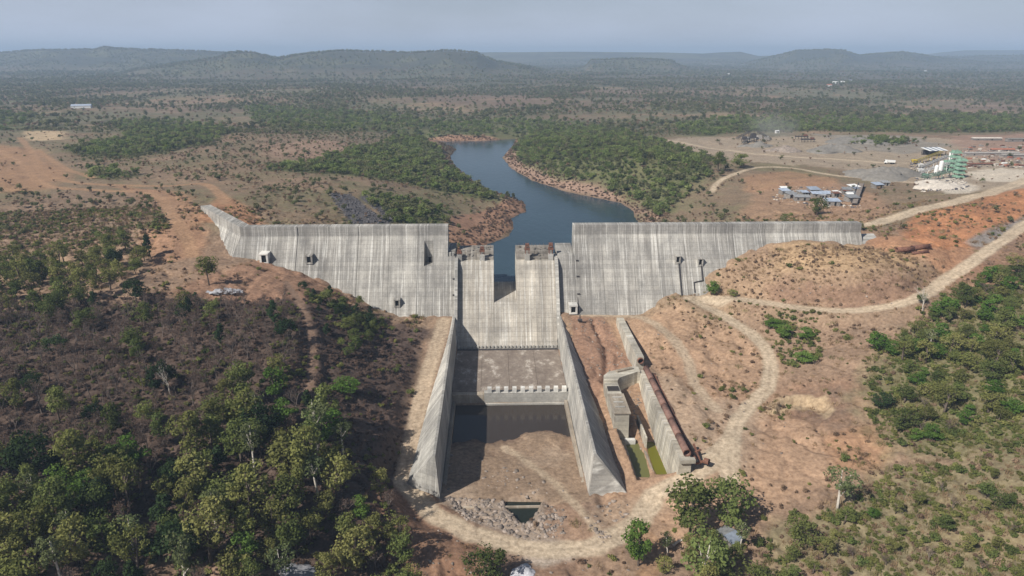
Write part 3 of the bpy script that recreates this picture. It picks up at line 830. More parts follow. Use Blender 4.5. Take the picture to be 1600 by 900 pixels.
nr = len(ys_)
ii = (np.arange(nr - 1)[:, None] * NC + np.arange(NC - 1)[None, :]).ravel()
quads = np.stack([ii, ii + 1, ii + NC + 1, ii + NC], 1)
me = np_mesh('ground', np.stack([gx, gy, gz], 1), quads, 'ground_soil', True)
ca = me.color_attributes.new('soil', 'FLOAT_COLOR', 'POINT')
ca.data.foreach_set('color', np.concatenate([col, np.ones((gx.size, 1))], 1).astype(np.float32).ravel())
ground = tag(link('ground', me), kind='structure')

def sheet(name, poly, z, m, label=None):
    pts = [(p[0], p[1], z) for p in poly]
    return tag(MB().poly(pts, [tuple(range(len(pts)))]).build(name, m), kind='structure')
big = [(-330, 262), (330, 262), (330, 1100), (-330, 1100)]
# reservoir surface follows its outline a little inside the banks
ctr = RES[:, :2]
sheet('reservoir_water', [(p[0] + 0, p[1]) for p in np.array([[-60, 280.2], [60, 280.2], [150, 420], [150, 700], [120, 1000], [-230, 1000], [-150, 700], [-90, 420]])], WATER_Z, 'reservoir_water')
sheet('pool_water', [(WL_IN - 0.3, 168), (WR_IN + 0.3, 168), (WR_IN + 0.3, SILL_Y + 0.4), (WL_IN - 0.3, SILL_Y + 0.4)], -2.5, 'pool_water')
sheet('pond_water', [tuple(p) for p in POND_L + (POND_L - POND_L.mean(0)) * 0.06], -0.9, 'pond_green')
sheet('pond_water', [tuple(p) for p in POND_R + (POND_R - POND_R.mean(0)) * 0.06], -0.9, 'pond_olive')
sheet('pond_water', [tuple(p) for p in RIVER_POND + (RIVER_POND - RIVER_POND.mean(0)) * 0.25], -1.3, 'pond_dark')
#PART2
# ------------------------------------------------------------------ the dam
dam = empty('concrete_dam', (0, 262, 0), 'long pale grey concrete dam with a notched spillway across the valley', 'dam')
DAM_OFF = Vector((0, -262, 0))
def part(mb, name, m, root, smooth_=False):
    """a part keeps its place: shift the mesh into the frame of its thing"""
    L = root.location if root.parent is None else root.location + root.parent.location
    mb.v = [(v[0] - L.x, v[1] - L.y, v[2] - L.z) for v in mb.v]
    return mb.build(name, m, root, smooth_)
def shared_part(me, name, root, loc, rz=0.0):
    o = link(name, me, None, root)
    o.location = Vector(loc) - root.location
    o.rotation_euler = (0, 0, rz)
    return o

YB = 276.8
def wing_prof(zb, dy=0.0):
    return [(YB, zb), (face_y(zb) + dy, zb), (face_y(39.2) + dy, 39.2), (YB, 39.2)]
def crest_prof(dy=0.0):
    return [(YB, 39.22), (face_y(39.2) + 0.12 + dy, 39.22), (face_y(39.2) + 0.30 + dy, CREST), (YB, CREST)]
left_j = [-91.5, -80.2, -68.4, -55.5, -42.8, -31.2]
for i in range(len(left_j) - 1):
    dy = (0.0, 0.28, -0.05, 0.10, 0.0)[i]
    part(MB().slab_x(left_j[i] + 0.06, left_j[i + 1] - 0.06, wing_prof(-3, dy)), 'concrete_block', 'dam_concrete', dam)
    part(MB().slab_x(left_j[i] + 0.06, left_j[i + 1] - 0.06, crest_prof(dy)), 'crest_band', 'crest_concrete', dam)
# block with the tall recess
NZ0 = 28.4
nb = MB()
nb.slab_x(-31.17, -28.6, wing_prof(-3))
nb.slab_x(-28.6, -25.1, [(YB, -3), (face_y(-3), -3), (face_y(NZ0), NZ0), (face_y(NZ0) + 6.3, NZ0), (face_y(37.3), 37.3), (face_y(39.2), 39.2), (YB, 39.2)])
nb.slab_x(-25.1, -19.03, wing_prof(-3))
part(nb, 'concrete_block', 'dam_concrete', dam)
part(MB().slab_x(-31.17, -19.03, crest_prof()), 'crest_band', 'crest_concrete', dam)
part(MB().box(-27.2, -26.2, face_y(NZ0) + 5.6, face_y(NZ0) + 6.2, NZ0 + 0.01, NZ0 + 2.0), 'recess_door', 'dark_hole', dam)
# corner block and the return wall running back to the hillside
Y_CR = face_y(39.2) + 0.30
def corner_ring(b, z):
    return (-103 - 0.494 * b, Y_CR - b, z)
prof_b = [(0, CREST), (0.18, 39.2), (0.30, 39.18), (0.30 + BATTER * (39.2 - 4), 4.0)]
cb = MB()
L = [corner_ring(b, z) for b, z in prof_b] + [(-103 + 2.2, YB, 4.0), (-103 + 2.2, YB, CREST)]
R = [(-91.53, Y_CR - b, z) for b, z in prof_b] + [(-91.53, YB, 4.0), (-91.53, YB, CREST)]
cb.prism(L, R)
part(cb, 'concrete_block', 'dam_concrete', dam)
nrm = np.array([-0.793, -0.608]); E0 = np.array([-135.8, 314.6])
def ret_ring(t):
    out = []
    for b, z in prof_b:
        c = np.array(corner_ring(b, z)[:2]); e = E0 + nrm * b
        p = c + (e - c) * t; out.append((p[0], p[1], z))
    ci = np.array([-103 + 2.2, YB]); ei = E0 - nrm * 4.4
    p = ci + (ei - ci) * t
    return out + [(p[0], p[1], 4.0), (p[0], p[1], CREST)]
for k in range(4):
    part(MB().prism(ret_ring(k / 4 + 0.002), ret_ring((k + 1) / 4 - 0.002)), 'return_wall_block', 'dam_concrete', dam)

right_j = [32.4, 44.0, 56.8, 67.0, 78.0, 85.2, 98.5, 112.0, 126.0, 140.0, 152.6]
for i in range(len(right_j) - 1):
    dy = (0.0, 0.06, -0.04, 0.1, 0.0, 0.18, 0.12, 0.2, 0.15, 0.1)[i]
    part(MB().slab_x(right_j[i] + 0.06, right_j[i + 1] - 0.06, wing_prof(-3, dy)), 'concrete_block', 'dam_concrete', dam)
    part(MB().slab_x(right_j[i] + 0.06, right_j[i + 1] - 0.06, crest_prof(dy)), 'crest_band', 'crest_concrete', dam)
# low end block and apron beside the far end
part(MB().slab_x(152.66, 160.5, [(YB, 28), (262, 28), (268.5, 35.0), (YB, 37.5)]), 'end_block', 'wall_concrete', dam)

# spillway blocks: two piers of the unfinished ogee and the low notch between them
toe = [(281.0, -3.0), (241.5, -3.0), (242.2, 1.4), (243.6, 1.8), (245.0, 2.6), (246.6, 4.0), (face_y(7.0), 7.0)]
high = toe + [(face_y(29.4), 29.4), (face_y(29.4) + 0.4, 29.75), (281.0, 29.75)]
crown_prof = [(281.0, 29.77), (268.2, 29.77), (268.3, 31.0), (271.9, 31.1), (272.0, 32.2), (281.0, 32.4)]
low = toe + [(face_y(15.5), 15.5), (face_y(15.5) + 0.5, 15.8), (281.0, 16.0)]
for a, b in ((-14.75, -7.6), (-7.55, -0.4), (8.8, 16.5), (16.55, 24.3)):
    part(MB().slab_x(a, b, high), 'spillway_block', 'spillway_concrete', dam)
    part(MB().slab_x(a + 0.05, b - 0.05, crown_prof), 'rough_crown', 'rough_concrete', dam)
part(MB().slab_x(-0.37, 8.77, low), 'notch_block', 'spillway_concrete', dam)
# broken, stepped tops of the piers
for k in range(70):
    u = random.choice([random.uniform(-14.3, -1.4), random.uniform(9.6, 23.6)])
    y0 = random.uniform(267.5, 279); zz = 29.8 if y0 < 268.2 else 31.05 if y0 < 271.9 else 32.3
    w, d, h_ = random.uniform(0.4, 1.3), random.uniform(0.4, 1.2), random.uniform(0.3, 0.95)
    part(MB().box(u, u + w, y0, y0 + d, zz - 0.3, zz + h_), 'raw_concrete_step', 'rough_concrete', dam)
# flanking low blocks
part(MB().slab_x(-18.97, -16.05, toe[:2] + [(face_y(-2.9), -2.9), (face_y(31.6), 31.6), (270.0, 31.9), (270.1, 33.4), (281, 33.6)]), 'flank_block', 'dam_concrete', dam)
part(MB().slab_x(25.65, 32.37, toe[:2] + [(face_y(-2.9), -2.9), (face_y(31.5), 31.5), (face_y(31.5) + 0.6, 32.3), (281, 33.2)]), 'flank_block', 'dam_concrete', dam)
for u in (-18.6, -17.4):
    part(MB().box(u, u + 0.9, 267.5, 269.4, 31.7, 32.9), 'raw_concrete_step', 'wall_concrete', dam)
# divide walls up the face
for u0, u1 in ((-16.0, -14.8), (24.35, 25.6)):
    pr = [(face_y(4) + 4, 4), (face_y(4) - 3.3, 4), (face_y(29.0) - 2.9, 29.0), (face_y(31.2) - 1.2, 31.2), (face_y(31.2) + 4.5, 31.4), (face_y(20) + 5, 20)]
    part(MB().slab_x(u0, u1, pr), 'divide_wall', 'wall_concrete', dam)
# chute blocks in a row along the toe
cme = MB().prism([(-0.36, -1.0, 0), (0.36, -1.0, 0), (0.36, 0.4, 0), (-0.36, 0.4, 0)], [(-0.36, -1.0, 0.95), (0.36, -1.0, 0.95), (0.36, 0.4, 0.7), (-0.36, 0.4, 0.7)]).mesh('chute_block', 'wall_concrete')
for k in range(27):
    shared_part(cme, 'chute_block', dam, (-14.0 + k * 1.445, 243.6, 1.55))
part(MB().box(WL_IN + 0.2, WR_IN - 0.2, 241.0, 242.1, 1.35, 1.72), 'toe_shade_line', 'dark_steel', dam)  # low dark line put in for the dark shading along the chute blocks

# pedestals with steel hoist frames on the piers
for px, rust_h in ((718, 1.0), (753.5, 2.4), (824, 3.6), (861, 3.8)):
    u = at(px, 405, 30.5)[0]
    ped = part(MB().box(u - 1.0, u + 1.0, 266.6, 268.8, 29.0, 32.4), 'pedestal', 'wall_concrete', dam)
    fr = MB()
    for sx_ in (-0.7, 0.7):
        for sy_ in (-0.6, 0.6):
            fr.bar((u + sx_, 267.7 + sy_, 32.35), (u + sx_, 267.7 + sy_, 32.6 + rust_h), 0.28)
    fr.box(u - 1.05, u + 1.05, 266.8, 268.6, 32.4 + rust_h * 0.45, 32.75 + rust_h * 0.6)
    fr.box(u - 0.8, u + 0.7, 267.0, 268.4, 32.6 + rust_h * 0.8, 33.1 + rust_h)
    part(fr, 'hoist_frame', 'rust', dam)
for k in range(22):                                   # starter bars along the upstream edge
    u = -14 + k * 1.75
    if -0.5 < u < 9: continue
    part(MB().bar((u, 280.3, 32.2), (u + random.uniform(-.15, .15), 280.3, 33.2 + random.random() * 0.5), 0.09), 'starter_bar', 'rust', dam)

# gallery portals on the face
def portal(px, py, w, h, kind):
    d = ray(px, py)
    k = (Y_CREST - BATTER * CREST - 0 + BATTER * CAM_H) / (d[1] - BATTER * d[2])
    p = d * k; u, z = p[0], CAM_H + p[2]
    z0 = z - h * 0.5; yb = face_y(z0)
    yf = yb - (0.7 if kind != 'white' else 1.3)
    o = MB()
    t = w * 0.22
    o.box(u - w / 2, u - w / 2 + t, yf, yb + 3.2, z0 - 0.6, z0 + h)
    o.box(u + w / 2 - t, u + w / 2, yf, yb + 3.2, z0 - 0.6, z0 + h)
    o.box(u - w / 2 - 0.1, u + w / 2 + 0.1, yf - 0.15, yb + 3.2, z0 + h, z0 + h + t * 0.8)
    o.box(u - w / 2 + t, u + w / 2 - t, yf, yb + 1.5, z0 - 0.6, z0 + 0.06)
    q = part(o, 'gallery_portal', 'white_concrete' if kind == 'white' else 'dam_concrete', dam)
    hole = MB().box(u - w / 2 + t, u + w / 2 - t, yf + 0.5, yb + 2.5, z0 + 0.06, z0 + h - 0.02)
    hole.v = [(v[0] - dam.location.x, v[1] - dam.location.y, v[2]) for v in hole.v]
    hole.build('portal_opening', 'dark_hole', q)
    return u, z0, yf
portal(415, 402, 3.4, 3.2, 'white'); portal(484, 404, 2.8, 2.6, 'grey'); portal(621, 472, 2.4, 2.4, 'grey'); portal(895, 481, 3.2, 2.6, 'white')
for px, py, drop in ((1058, 404, 12.5), (1093, 408, 5.5)):
    u, z0, yf = portal(px, py, 2.2, 2.4, 'grey')
    part(MB().tube([(u + 0.5, face_y(z0) - 0.25, z0), (u + 0.5, face_y(z0 - drop) - 0.25, z0 - drop)], [0.32, 0.32], 8), 'drain_pipe', 'dark_steel', dam)
    if px == 1093:
        zz = z0 - drop
        part(MB().tube([(u + 0.5, face_y(zz) - 0.25, zz), (u - 3.2, face_y(zz - 0.6) - 0.25, zz - 0.6), (u - 3.2, face_y(zz - 4) - 0.25, zz - 4)], [0.28] * 3, 8), 'drain_pipe', 'dark_steel', dam)
part(MB().tube([(33.2, face_y(36) - 0.2, 36.0 - 3), (33.2, face_y(12) - 0.3, 12.0)], [0.24, 0.24], 8), 'riser_pipe', 'dark_steel', dam)
for zz in (30, 24.5, 18.5):
    part(MB().box(33.0, 34.1, face_y(zz) - 0.45, face_y(zz) + 0.2, zz - 0.2, zz + 0.2), 'pipe_bracket', 'dark_steel', dam)
for zz in (24, 18.5):
    part(MB().box(-16.9, -15.95, face_y(zz) - 0.5, face_y(zz) + 0.3, zz - 0.22, zz + 0.22), 'pipe_bracket', 'dark_steel', dam)
vp = at(906, 502, 11.8)
valve = empty('valve', (vp[0], vp[1], float(h_full(np.array([vp[0]]), np.array([vp[1]]))[0]) - 0.1), 'small dark valve on the bare ground at the foot of the riser pipe', 'valve')
part(MB().tube([(vp[0] - 0.8, vp[1], 12.3), (vp[0] + 0.9, vp[1], 12.3)], [0.55, 0.55], 10), 'valve_body', 'dark_steel', valve)
part(MB().tube([(vp[0], vp[1], 12.3), (vp[0], vp[1], 14.6)], [0.2, 0.2], 8), 'stem', 'dark_steel', valve)

# ------------------------------------------------------------------ training walls
def training_wall(sgn, name, label, foot, out_end_y, batter):
    root = empty(name, (foot, 200, 0), label, 'wall')
    rx = foot + sgn * 0.9
    def ring(y_in, y_out, zb=-4.0):
        # inner foot, inner top, outer top, outer foot
        ym = y_in + (y_out - y_in) * 0.10
        return [(foot - sgn * 0.3, y_in, zb), (rx, y_in + 0.0, RIDGE), (rx + sgn * 0.7, ym, RIDGE), (rx + sgn * (0.7 + batter * (RIDGE - zb)), y_out, zb)]
    js = [END_Y, 163.5, 176, 188.5, 201, 213.5, 226, 238.5]
    for i in range(len(js)):
        y0 = js[i]; y1 = js[i + 1] if i + 1 < len(js) else 252.0
        a = ring(y0 + 0.025, y0 + 0.025); b = ring(y1 - 0.025, y1 - 0.025)
        if i == 0:
            a = [(foot - sgn * 0.3, END_Y - 0.4, -4), (rx, END_Y + 0.9, RIDGE), (rx + sgn * 0.7, END_Y + 1.3, RIDGE), (rx + sgn * (0.7 + batter * (RIDGE + 4)), out_end_y, -4)]
        part(MB().prism(a, b), 'wall_block', 'wall_concrete', root)
    part(MB().box(*sorted((foot - sgn * 0.25, foot - sgn * 1.25)), END_Y - 0.3, 204.5, -4.5, -0.55), 'footing', 'aged_concrete', root)
    return root
training_wall(-1, 'training_wall', 'sloping concrete training wall beside the dirt road, its channel face in shade', WL_IN, 157.5, 0.70)
training_wall(1, 'training_wall', 'sloping concrete training wall with dark outer slope, next to the outlet canal', WR_IN, 150.2, 0.74)

# ------------------------------------------------------------------ stilling basin
basin = empty('stilling_basin', (4.7, 225, 0), 'flat weathered concrete apron at the foot of the spillway with a toothed sill', 'apron')
for i in range(4):
    for j in range(3):
        x0 = WL_IN + 0.02 + i * (WR_IN - WL_IN) / 4; x1 = WL_IN - 0.02 + (i + 1) * (WR_IN - WL_IN) / 4
        y0 = 207.6 + j * 11.3; y1 = y0 + 11.26
        part(MB().box(x0 + 0.02, x1 - 0.02, y0, y1, 0.2, APRON_Z + 0.01 * ((i * 3 + j * 5) % 4)), 'apron_slab', 'apron_concrete', basin)
part(MB().box(-3.9, WR_IN, SILL_Y - 0.6, 207.55, -5, APRON_Z + 0.35), 'end_sill', 'wall_concrete', basin)
part(MB().box(-3.5, WR_IN - 0.05, SILL_Y - 1.15, SILL_Y - 0.62, -5, -1.9), 'sill_footing', 'wall_concrete', basin)
part(MB().box(WL_IN, -3.93, SILL_Y - 0.6, 207.55, -5, APRON_Z - 0.2), 'end_sill', 'aged_concrete', basin)
tme = MB().prism([(-0.72, -0.85, 0), (0.72, -0.85, 0), (0.72, 0.85, 0), (-0.72, 0.85, 0)], [(-0.70, -0.85, 1.75), (0.70, -0.85, 1.75), (0.70, 0.6, 1.75), (-0.70, 0.6, 1.75)]).mesh('sill_tooth', 'white_concrete')
for k in range(10):
    shared_part(tme, 'sill_tooth', basin, (-2.1 + k * 2.80, SILL_Y + 0.4, APRON_Z + 0.3))
cs = empty('cutoff_sill', (15, 148.5, 0), 'thin concrete cut-off sill edging the dark pond below the basin', 'sill')
part(MB().box(WL_IN + 6, WR_IN - 3, 148.1, 148.6, -3, -0.8), 'sill_beam', 'aged_concrete', cs)

# ------------------------------------------------------------------ outlet canal on the right bank
canal = empty('outlet_canal', (43, 180, 0), 'concrete outlet canal headworks with an angled back wall and two small ponds', 'canal')
part(MB().prism([(47.3, 154.0, -3), (51.6, 154.0, -3), (51.6, 170.9, -3), (47.3, 170.9, -3)], [(48.4, 154.0, 8.7), (51.4, 154.0, 8.7), (51.4, 170.9, 8.7), (48.4, 170.9, 8.7)]), 'canal_wall', 'canal_concrete', canal)
part(MB().prism([(47.3, 171.0, -3), (51.6, 171.0, -3), (51.6, 188.9, -3), (47.3, 188.9, -3)], [(48.4, 171.0, 8.7), (51.4, 171.0, 8.7), (51.4, 188.9, 8.7), (48.4, 188.9, 8.7)]), 'canal_wall', 'canal_concrete', canal)
part(MB().prism([(47.3, 189.0, -3), (51.6, 189.0, -3), (51.6, 207.5, -3), (47.3, 207.5, -3)], [(48.4, 189.0, 8.7), (51.4, 189.0, 8.7), (51.4, 207.5, 8.7), (48.4, 207.5, 8.7)]), 'canal_wall', 'canal_concrete', canal)
part(MB().box(48.2, 52.3, 153.2, 154.6, 7.9, 8.95), 'wall_cap', 'canal_concrete', canal)
pier = part(MB().prism([(35.0, 178.4, -3), (39.8, 178.4, -3), (39.8, 199.0, -3), (35.0, 199.0, -3)], [(35.2, 178.6, 8.6), (39.6, 178.6, 8.6), (39.6, 199.0, 8.6), (35.2, 199.0, 8.6)]), 'pier', 'canal_concrete', canal)
part(MB().box(34.9, 40.0, 178.2, 190.5, 8.61, 9.05), 'pier_deck', 'aged_concrete', canal)
for k in range(3):
    part(MB().box(35.9, 38.9, 181.5 + k * 3.0, 182.0 + k * 3.0, 9.06, 9.3), 'deck_beam', 'wall_concrete', canal)
for k in range(4):
    part(MB().box(35.6, 39.2, 193.0 + k * 0.8, 193.3 + k * 0.8, 8.62, 8.95), 'grating_bar', 'dark_steel', canal)
bw = [(35.2, 199.05), (39.6, 199.05), (40.6, 201.0), (47.4, 205.2), (48.3, 205.2), (48.3, 209.0), (46.5, 209.3), (37.6, 205.4), (35.6, 202.6)]
part(MB().prism([(a, b, -2) for a, b in bw], [(a, b, 9.3) for a, b in bw]), 'back_wall', 'canal_concrete', canal)
part(MB().prism([(40.5, 204.4, 9.32), (46.2, 206.9, 9.32), (45.8, 208.0, 9.32), (40.0, 205.6, 9.32)], [(40.5, 204.4, 9.9), (46.2, 206.9, 9.9), (45.8, 208.0, 9.9), (40.0, 205.6, 9.9)]), 'gate_slot', 'aged_concrete', canal)
part(MB().box(43.3, 43.9, 159.0, 183.0, -2, -0.45), 'divider_wall', 'aged_concrete', canal)
part(MB().box(43.8, 44.35, 174.0, 187.0, -1.9, 3.2), 'divider_wall', 'canal_concrete', canal)
part(MB().box(36.3, 38.3, 157.5, 178.2, -2, 0.35), 'ledge', 'aged_concrete', canal)
part(MB().box(38.4, 41.6, 176.9, 178.3, -2, 0.5), 'ledge', 'white_concrete', canal)

enc = empty('pipe_encasement', (48, 230, 0), 'narrow concrete casing round a buried pipe, its open pipe end facing downhill', 'casing')
a0, a1 = (47.3, 246.5), (49.9, 246.5); b0, b1 = (48.2, 211.0), (50.6, 211.0)
part(MB().prism([(a0[0] - .7, a0[1], 2), (a1[0] + .3, a1[1], 2), (b1[0] + .3, b1[1], 2), (b0[0] - .7, b0[1], 2)], [(a0[0], a0[1], 12.4), (a1[0], a1[1], 12.4), (b1[0], b1[1], 12.0), (b0[0], b0[1], 12.0)]), 'casing', 'canal_concrete', enc)
part(MB().pipe((49.4, 211.4, 10.7), (49.4, 210.2, 10.7), 1.05, 0.16), 'pipe_end', 'rust', enc)
part(MB().tube([(49.4, 211.3, 10.7), (49.4, 210.9, 10.7)], [0.88, 0.88], 14), 'pipe_opening', 'dark_hole', enc)

pen = empty('penstock_pipe', (50.4, 180, 8.7), 'long rusty steel pipe lying along the top of the canal wall', 'pipe')
for k in range(6):
    y1_ = 206.5 - k * 8.5
    part(MB().pipe((50.5, y1_, 9.72), (50.5, y1_ - 8.42, 9.72), 0.98, 0.12, 18), 'pipe_section', 'rust_pipe', pen, True)
for k in range(7):
    y1_ = 206.4 - k * 8.5
    part(MB().pipe((50.5, y1_ + 0.12, 9.72), (50.5, y1_ - 0.12, 9.72), 1.06, 0.12, 18), 'flange', 'rust', pen)
rail = empty('steel_beam', (52.6, 180, 8.0), 'long dark rusty beam on the ground beside the rusty pipe', 'beam')
for k in range(3):
    part(MB().bar((52.7, 204 - k * 16.5, 8.8 - k * 0.25), (52.7, 204 - (k + 1) * 16.5 + .1, 8.55 - k * 0.25), 0.5, 0.5), 'beam_length', 'rust', rail)
sc1 = empty('scrap_frame', (54.5, 157.5, 6), 'tangle of rusty steel brackets on the ground at the pipe end', 'scrap')
part(MB().bar((53.2, 156.0, 6.0), (55.9, 155.4, 7.4), 0.5), 'bracket', 'rust', sc1)
part(MB().bar((54.6, 155.6, 6.2), (54.4, 162.5, 8.0), 0.45), 'bracket', 'rust', sc1)
part(MB().bar((54.0, 159.6, 7.2), (55.7, 159.9, 7.9), 0.4), 'bracket', 'rust', sc1)
part(MB().pipe((55.4, 155.6, 7.2), (56.4, 154.8, 7.3), 0.8, 0.15), 'ring', 'rust', sc1)
#PART3
# ------------------------------------------------------------------ plants: prototypes
def leaf_quads(r, centres, radii, n_each, size, squash=0.75, up=0.35):
    P = []
    for c, rad in zip(centres, radii):
        d = r.normal(size=(n_each, 3)); d /= np.linalg.norm(d, axis=1)[:, None]
        q = c + d * rad * (0.55 + 0.5 * r.random((n_each, 1)) ** 0.5) * np.array([1, 1, squash])
        P.append(np.concatenate([q, d], 1))
    P = np.concatenate(P); p, d = P[:, :3], P[:, 3:]
    n = len(p)
    nrm_ = d + r.normal(size=(n, 3)) * 0.7 + np.array([0, 0, up]); nrm_ /= np.linalg.norm(nrm_, axis=1)[:, None]
    t = np.cross(nrm_, r.normal(size=(n, 3))); t /= np.linalg.norm(t, axis=1)[:, None]
    b = np.cross(nrm_, t)
    s = size * (0.6 + 0.8 * r.random((n, 1)))
    v = np.stack([p - t * s - b * s * 0.25, p - b * s * 0.75 + t * s * 0.1, p + t * s + b * s * 0.15, p + b * s * 0.8 - t * s * 0.2], 1).reshape(-1, 3)
    return v, np.arange(n * 4).reshape(n, 4)

def tree_proto(seed, kind, H, W, trunk_frac, n_clump, n_each, leaf_size, m, bark='bark', lean=0.06, n_tube=6):
    r = np.random.default_rng(seed); rr = random.Random(seed)
    zc = H * (trunk_frac + 1) / 2; hz = H * (1 - trunk_frac) / 2
    cs, rs = [], []
    for k in range(n_clump):
        while True:
            q = r.uniform(-1, 1, 3)
            if np.linalg.norm(q) < 1: break
        nrmq = np.linalg.norm(q)
        q = q / max(nrmq, 1e-3) * nrmq ** 0.55 * 0.78
        wz = {'round': 1.0 - 0.25 * max(q[2], 0), 'tall': 1.0 - 0.45 * abs(q[2]), 'umbrella': 0.75 + 0.35 * q[2], 'cone': 0.62 - 0.5 * q[2]}[kind]
        cs.append(np.array([q[0] * W / 2 * wz, q[1] * W / 2 * wz, zc + q[2] * hz])); rs.append(W * r.uniform(0.08, 0.25))
    lobe = np.append(r.normal(size=2) * W * 0.16, H * r.uniform(-0.08, 0.06))
    for k in range(n_clump):
        if k % 3 == 0: cs[k] = cs[k] + lobe
    v, f = leaf_quads(r, cs, rs, n_each, leaf_size)
    v[:, 2] = np.maximum(v[:, 2], H * trunk_frac * 0.55)
    crown = np_mesh('crown', v, f, m)
    t = MB()
    lx, ly = rr.uniform(-lean, lean) * H, rr.uniform(-lean, lean) * H
    r0 = 0.021 * H
    t.tube([(0, 0, -0.8), (lx * 0.2, ly * 0.2, H * 0.18), (lx * 0.6, ly * 0.6, H * 0.5), (lx, ly, H * 0.86)], [r0 * 1.25, r0, r0 * 0.65, r0 * 0.15], n_tube)
    for c in cs[:7]:
        z0 = max(H * trunk_frac * 0.7, c[2] * 0.62)
        k = z0 / H
        t.tube([(lx * k, ly * k, z0), ((lx * k + c[0]) * 0.55, (ly * k + c[1]) * 0.55, (z0 + c[2]) * 0.52), tuple(c)], [r0 * 0.5, r0 * 0.32, r0 * 0.1], 4, False)
    return t.mesh('trunk', bark, True), crown

def bare_proto(seed, H, m='twig', fuzz=420, fuzz_mat='leaf_brush', spread=0.6):
    rr = random.Random(seed); r = np.random.default_rng(seed)
    t = MB(); tips = []
    def grow(p, d, L, rad, lev):
        q = p + d * L
        mid = (p + q) / 2 + Vector((rr.uniform(-.06, .06), rr.uniform(-.06, .06), rr.uniform(0, .05))) * L
        t.tube([p, mid, q], [rad, rad * 0.8, rad * 0.55], 5 if lev == 0 else 3, False)
        if lev >= 4:
            tips.append(q); return
        for k in range(4 if lev in (0, 1) else 3):
            s = rr.uniform(0.45, 1.0)
            a = rr.uniform(0, 6.28)
            e = Vector((math.cos(a), math.sin(a), 0)) * spread * rr.uniform(0.6, 1.3)
            nd_ = (d + e + Vector((0, 0, 0.15))).normalized()
            grow(p + d * L * s, nd_, L * rr.uniform(0.5, 0.7), rad * 0.5, lev + 1)
    grow(Vector((0, 0, -0.6)), Vector((rr.uniform(-.08, .08), rr.uniform(-.08, .08), 1)).normalized(), H * 0.48, 0.018 * H, 0)
    trunk = t.mesh('branches', m)
    cs = [np.array(q) for q in tips[::max(1, len(tips) // 45)]]
    v, f = leaf_quads(r, cs, [H * 0.07] * len(cs), max(1, fuzz // len(cs)), 0.11)
    return trunk, np_mesh('dry_leaves', v, f, fuzz_mat)

def bush_mesh(seed, name, W, H, n_clump, n_each, leaf_size, m):
    r = np.random.default_rng(seed)
    cs = [np.array([r.normal() * W * 0.22, r.normal() * W * 0.22, H * r.uniform(0.2, 0.62)]) for _ in range(n_clump)]
    v, f = leaf_quads(r, cs, [W * r.uniform(0.14, 0.26) for _ in cs], n_each, leaf_size, 0.8)
    v[:, 2] = np.maximum(v[:, 2], -0.05)
    return np_mesh(name, v, f, m)

def grass_mesh(seed, name, W, H, n, m):
    r = np.random.default_rng(seed); V = []
    for k in range(n):
        a = r.uniform(0, 6.28); x, y = r.normal(size=2) * W * 0.35; h = H * r.uniform(0.5, 1.1)
        dx, dy = math.cos(a) * 0.05, math.sin(a) * 0.05; lx, ly = r.normal(size=2) * 0.25 * h
        V += [(x - dx, y - dy, -0.05), (x + dx, y + dy, -0.05), (x + lx + dx * .4, y + ly + dy * .4, h), (x + lx - dx * .4, y + ly - dy * .4, h)]
    return np_mesh(name, np.array(V), np.arange(n * 4).reshape(n, 4), m)

# near trees (kind of look -> several prototypes)
TREES = {
 'green': [tree_proto(s, k, H, W, tf, nc, 64, 0.24, 'leaf_green') for s, k, H, W, tf, nc in ((1, 'round', 9, 7.8, .16, 28), (2, 'tall', 11, 6.8, .14, 30), (3, 'umbrella', 9.5, 8.2, .22, 28), (4, 'tall', 12, 7.4, .14, 32))],
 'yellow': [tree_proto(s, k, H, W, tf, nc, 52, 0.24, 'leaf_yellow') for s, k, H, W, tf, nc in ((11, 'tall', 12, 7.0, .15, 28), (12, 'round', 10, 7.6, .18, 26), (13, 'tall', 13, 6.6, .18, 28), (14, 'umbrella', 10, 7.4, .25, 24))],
 'pale': [tree_proto(s, k, H, W, tf, nc, 40, 0.22, 'leaf_pale', 'pale_bark') for s, k, H, W, tf, nc in ((21, 'tall', 12.5, 5.6, .3, 22), (22, 'umbrella', 11, 6.4, .4, 20))],
 'lime': [tree_proto(23, 'round', 9.5, 7.6, .12, 26, 60, 0.24, 'leaf_lime', 'pale_bark')],
 'dark': [tree_proto(s, k, H, W, tf, nc, 70, 0.24, 'leaf_dark') for s, k, H, W, tf, nc in ((31, 'round', 8.5, 7.0, .12, 26), (32, 'cone', 9, 4.6, .08, 20))],
 'bright': [tree_proto(s, k, H, W, tf, nc, 74, 0.22, 'leaf_bright') for s, k, H, W, tf, nc in ((41, 'tall', 9.5, 6.0, .1, 26), (42, 'round', 7.5, 6.8, .12, 26))],
}
BARE = [bare_proto(51, 8.5), bare_proto(52, 10), bare_proto(53, 7.5), bare_proto(54, 9, fuzz=150)]
BARE_PALE = [bare_proto(55, 9, 'pale_bark', 40)]

def gz_at(x, y):
    return h_full(np.atleast_1d(np.asarray(x, float)), np.atleast_1d(np.asarray(y, float)))

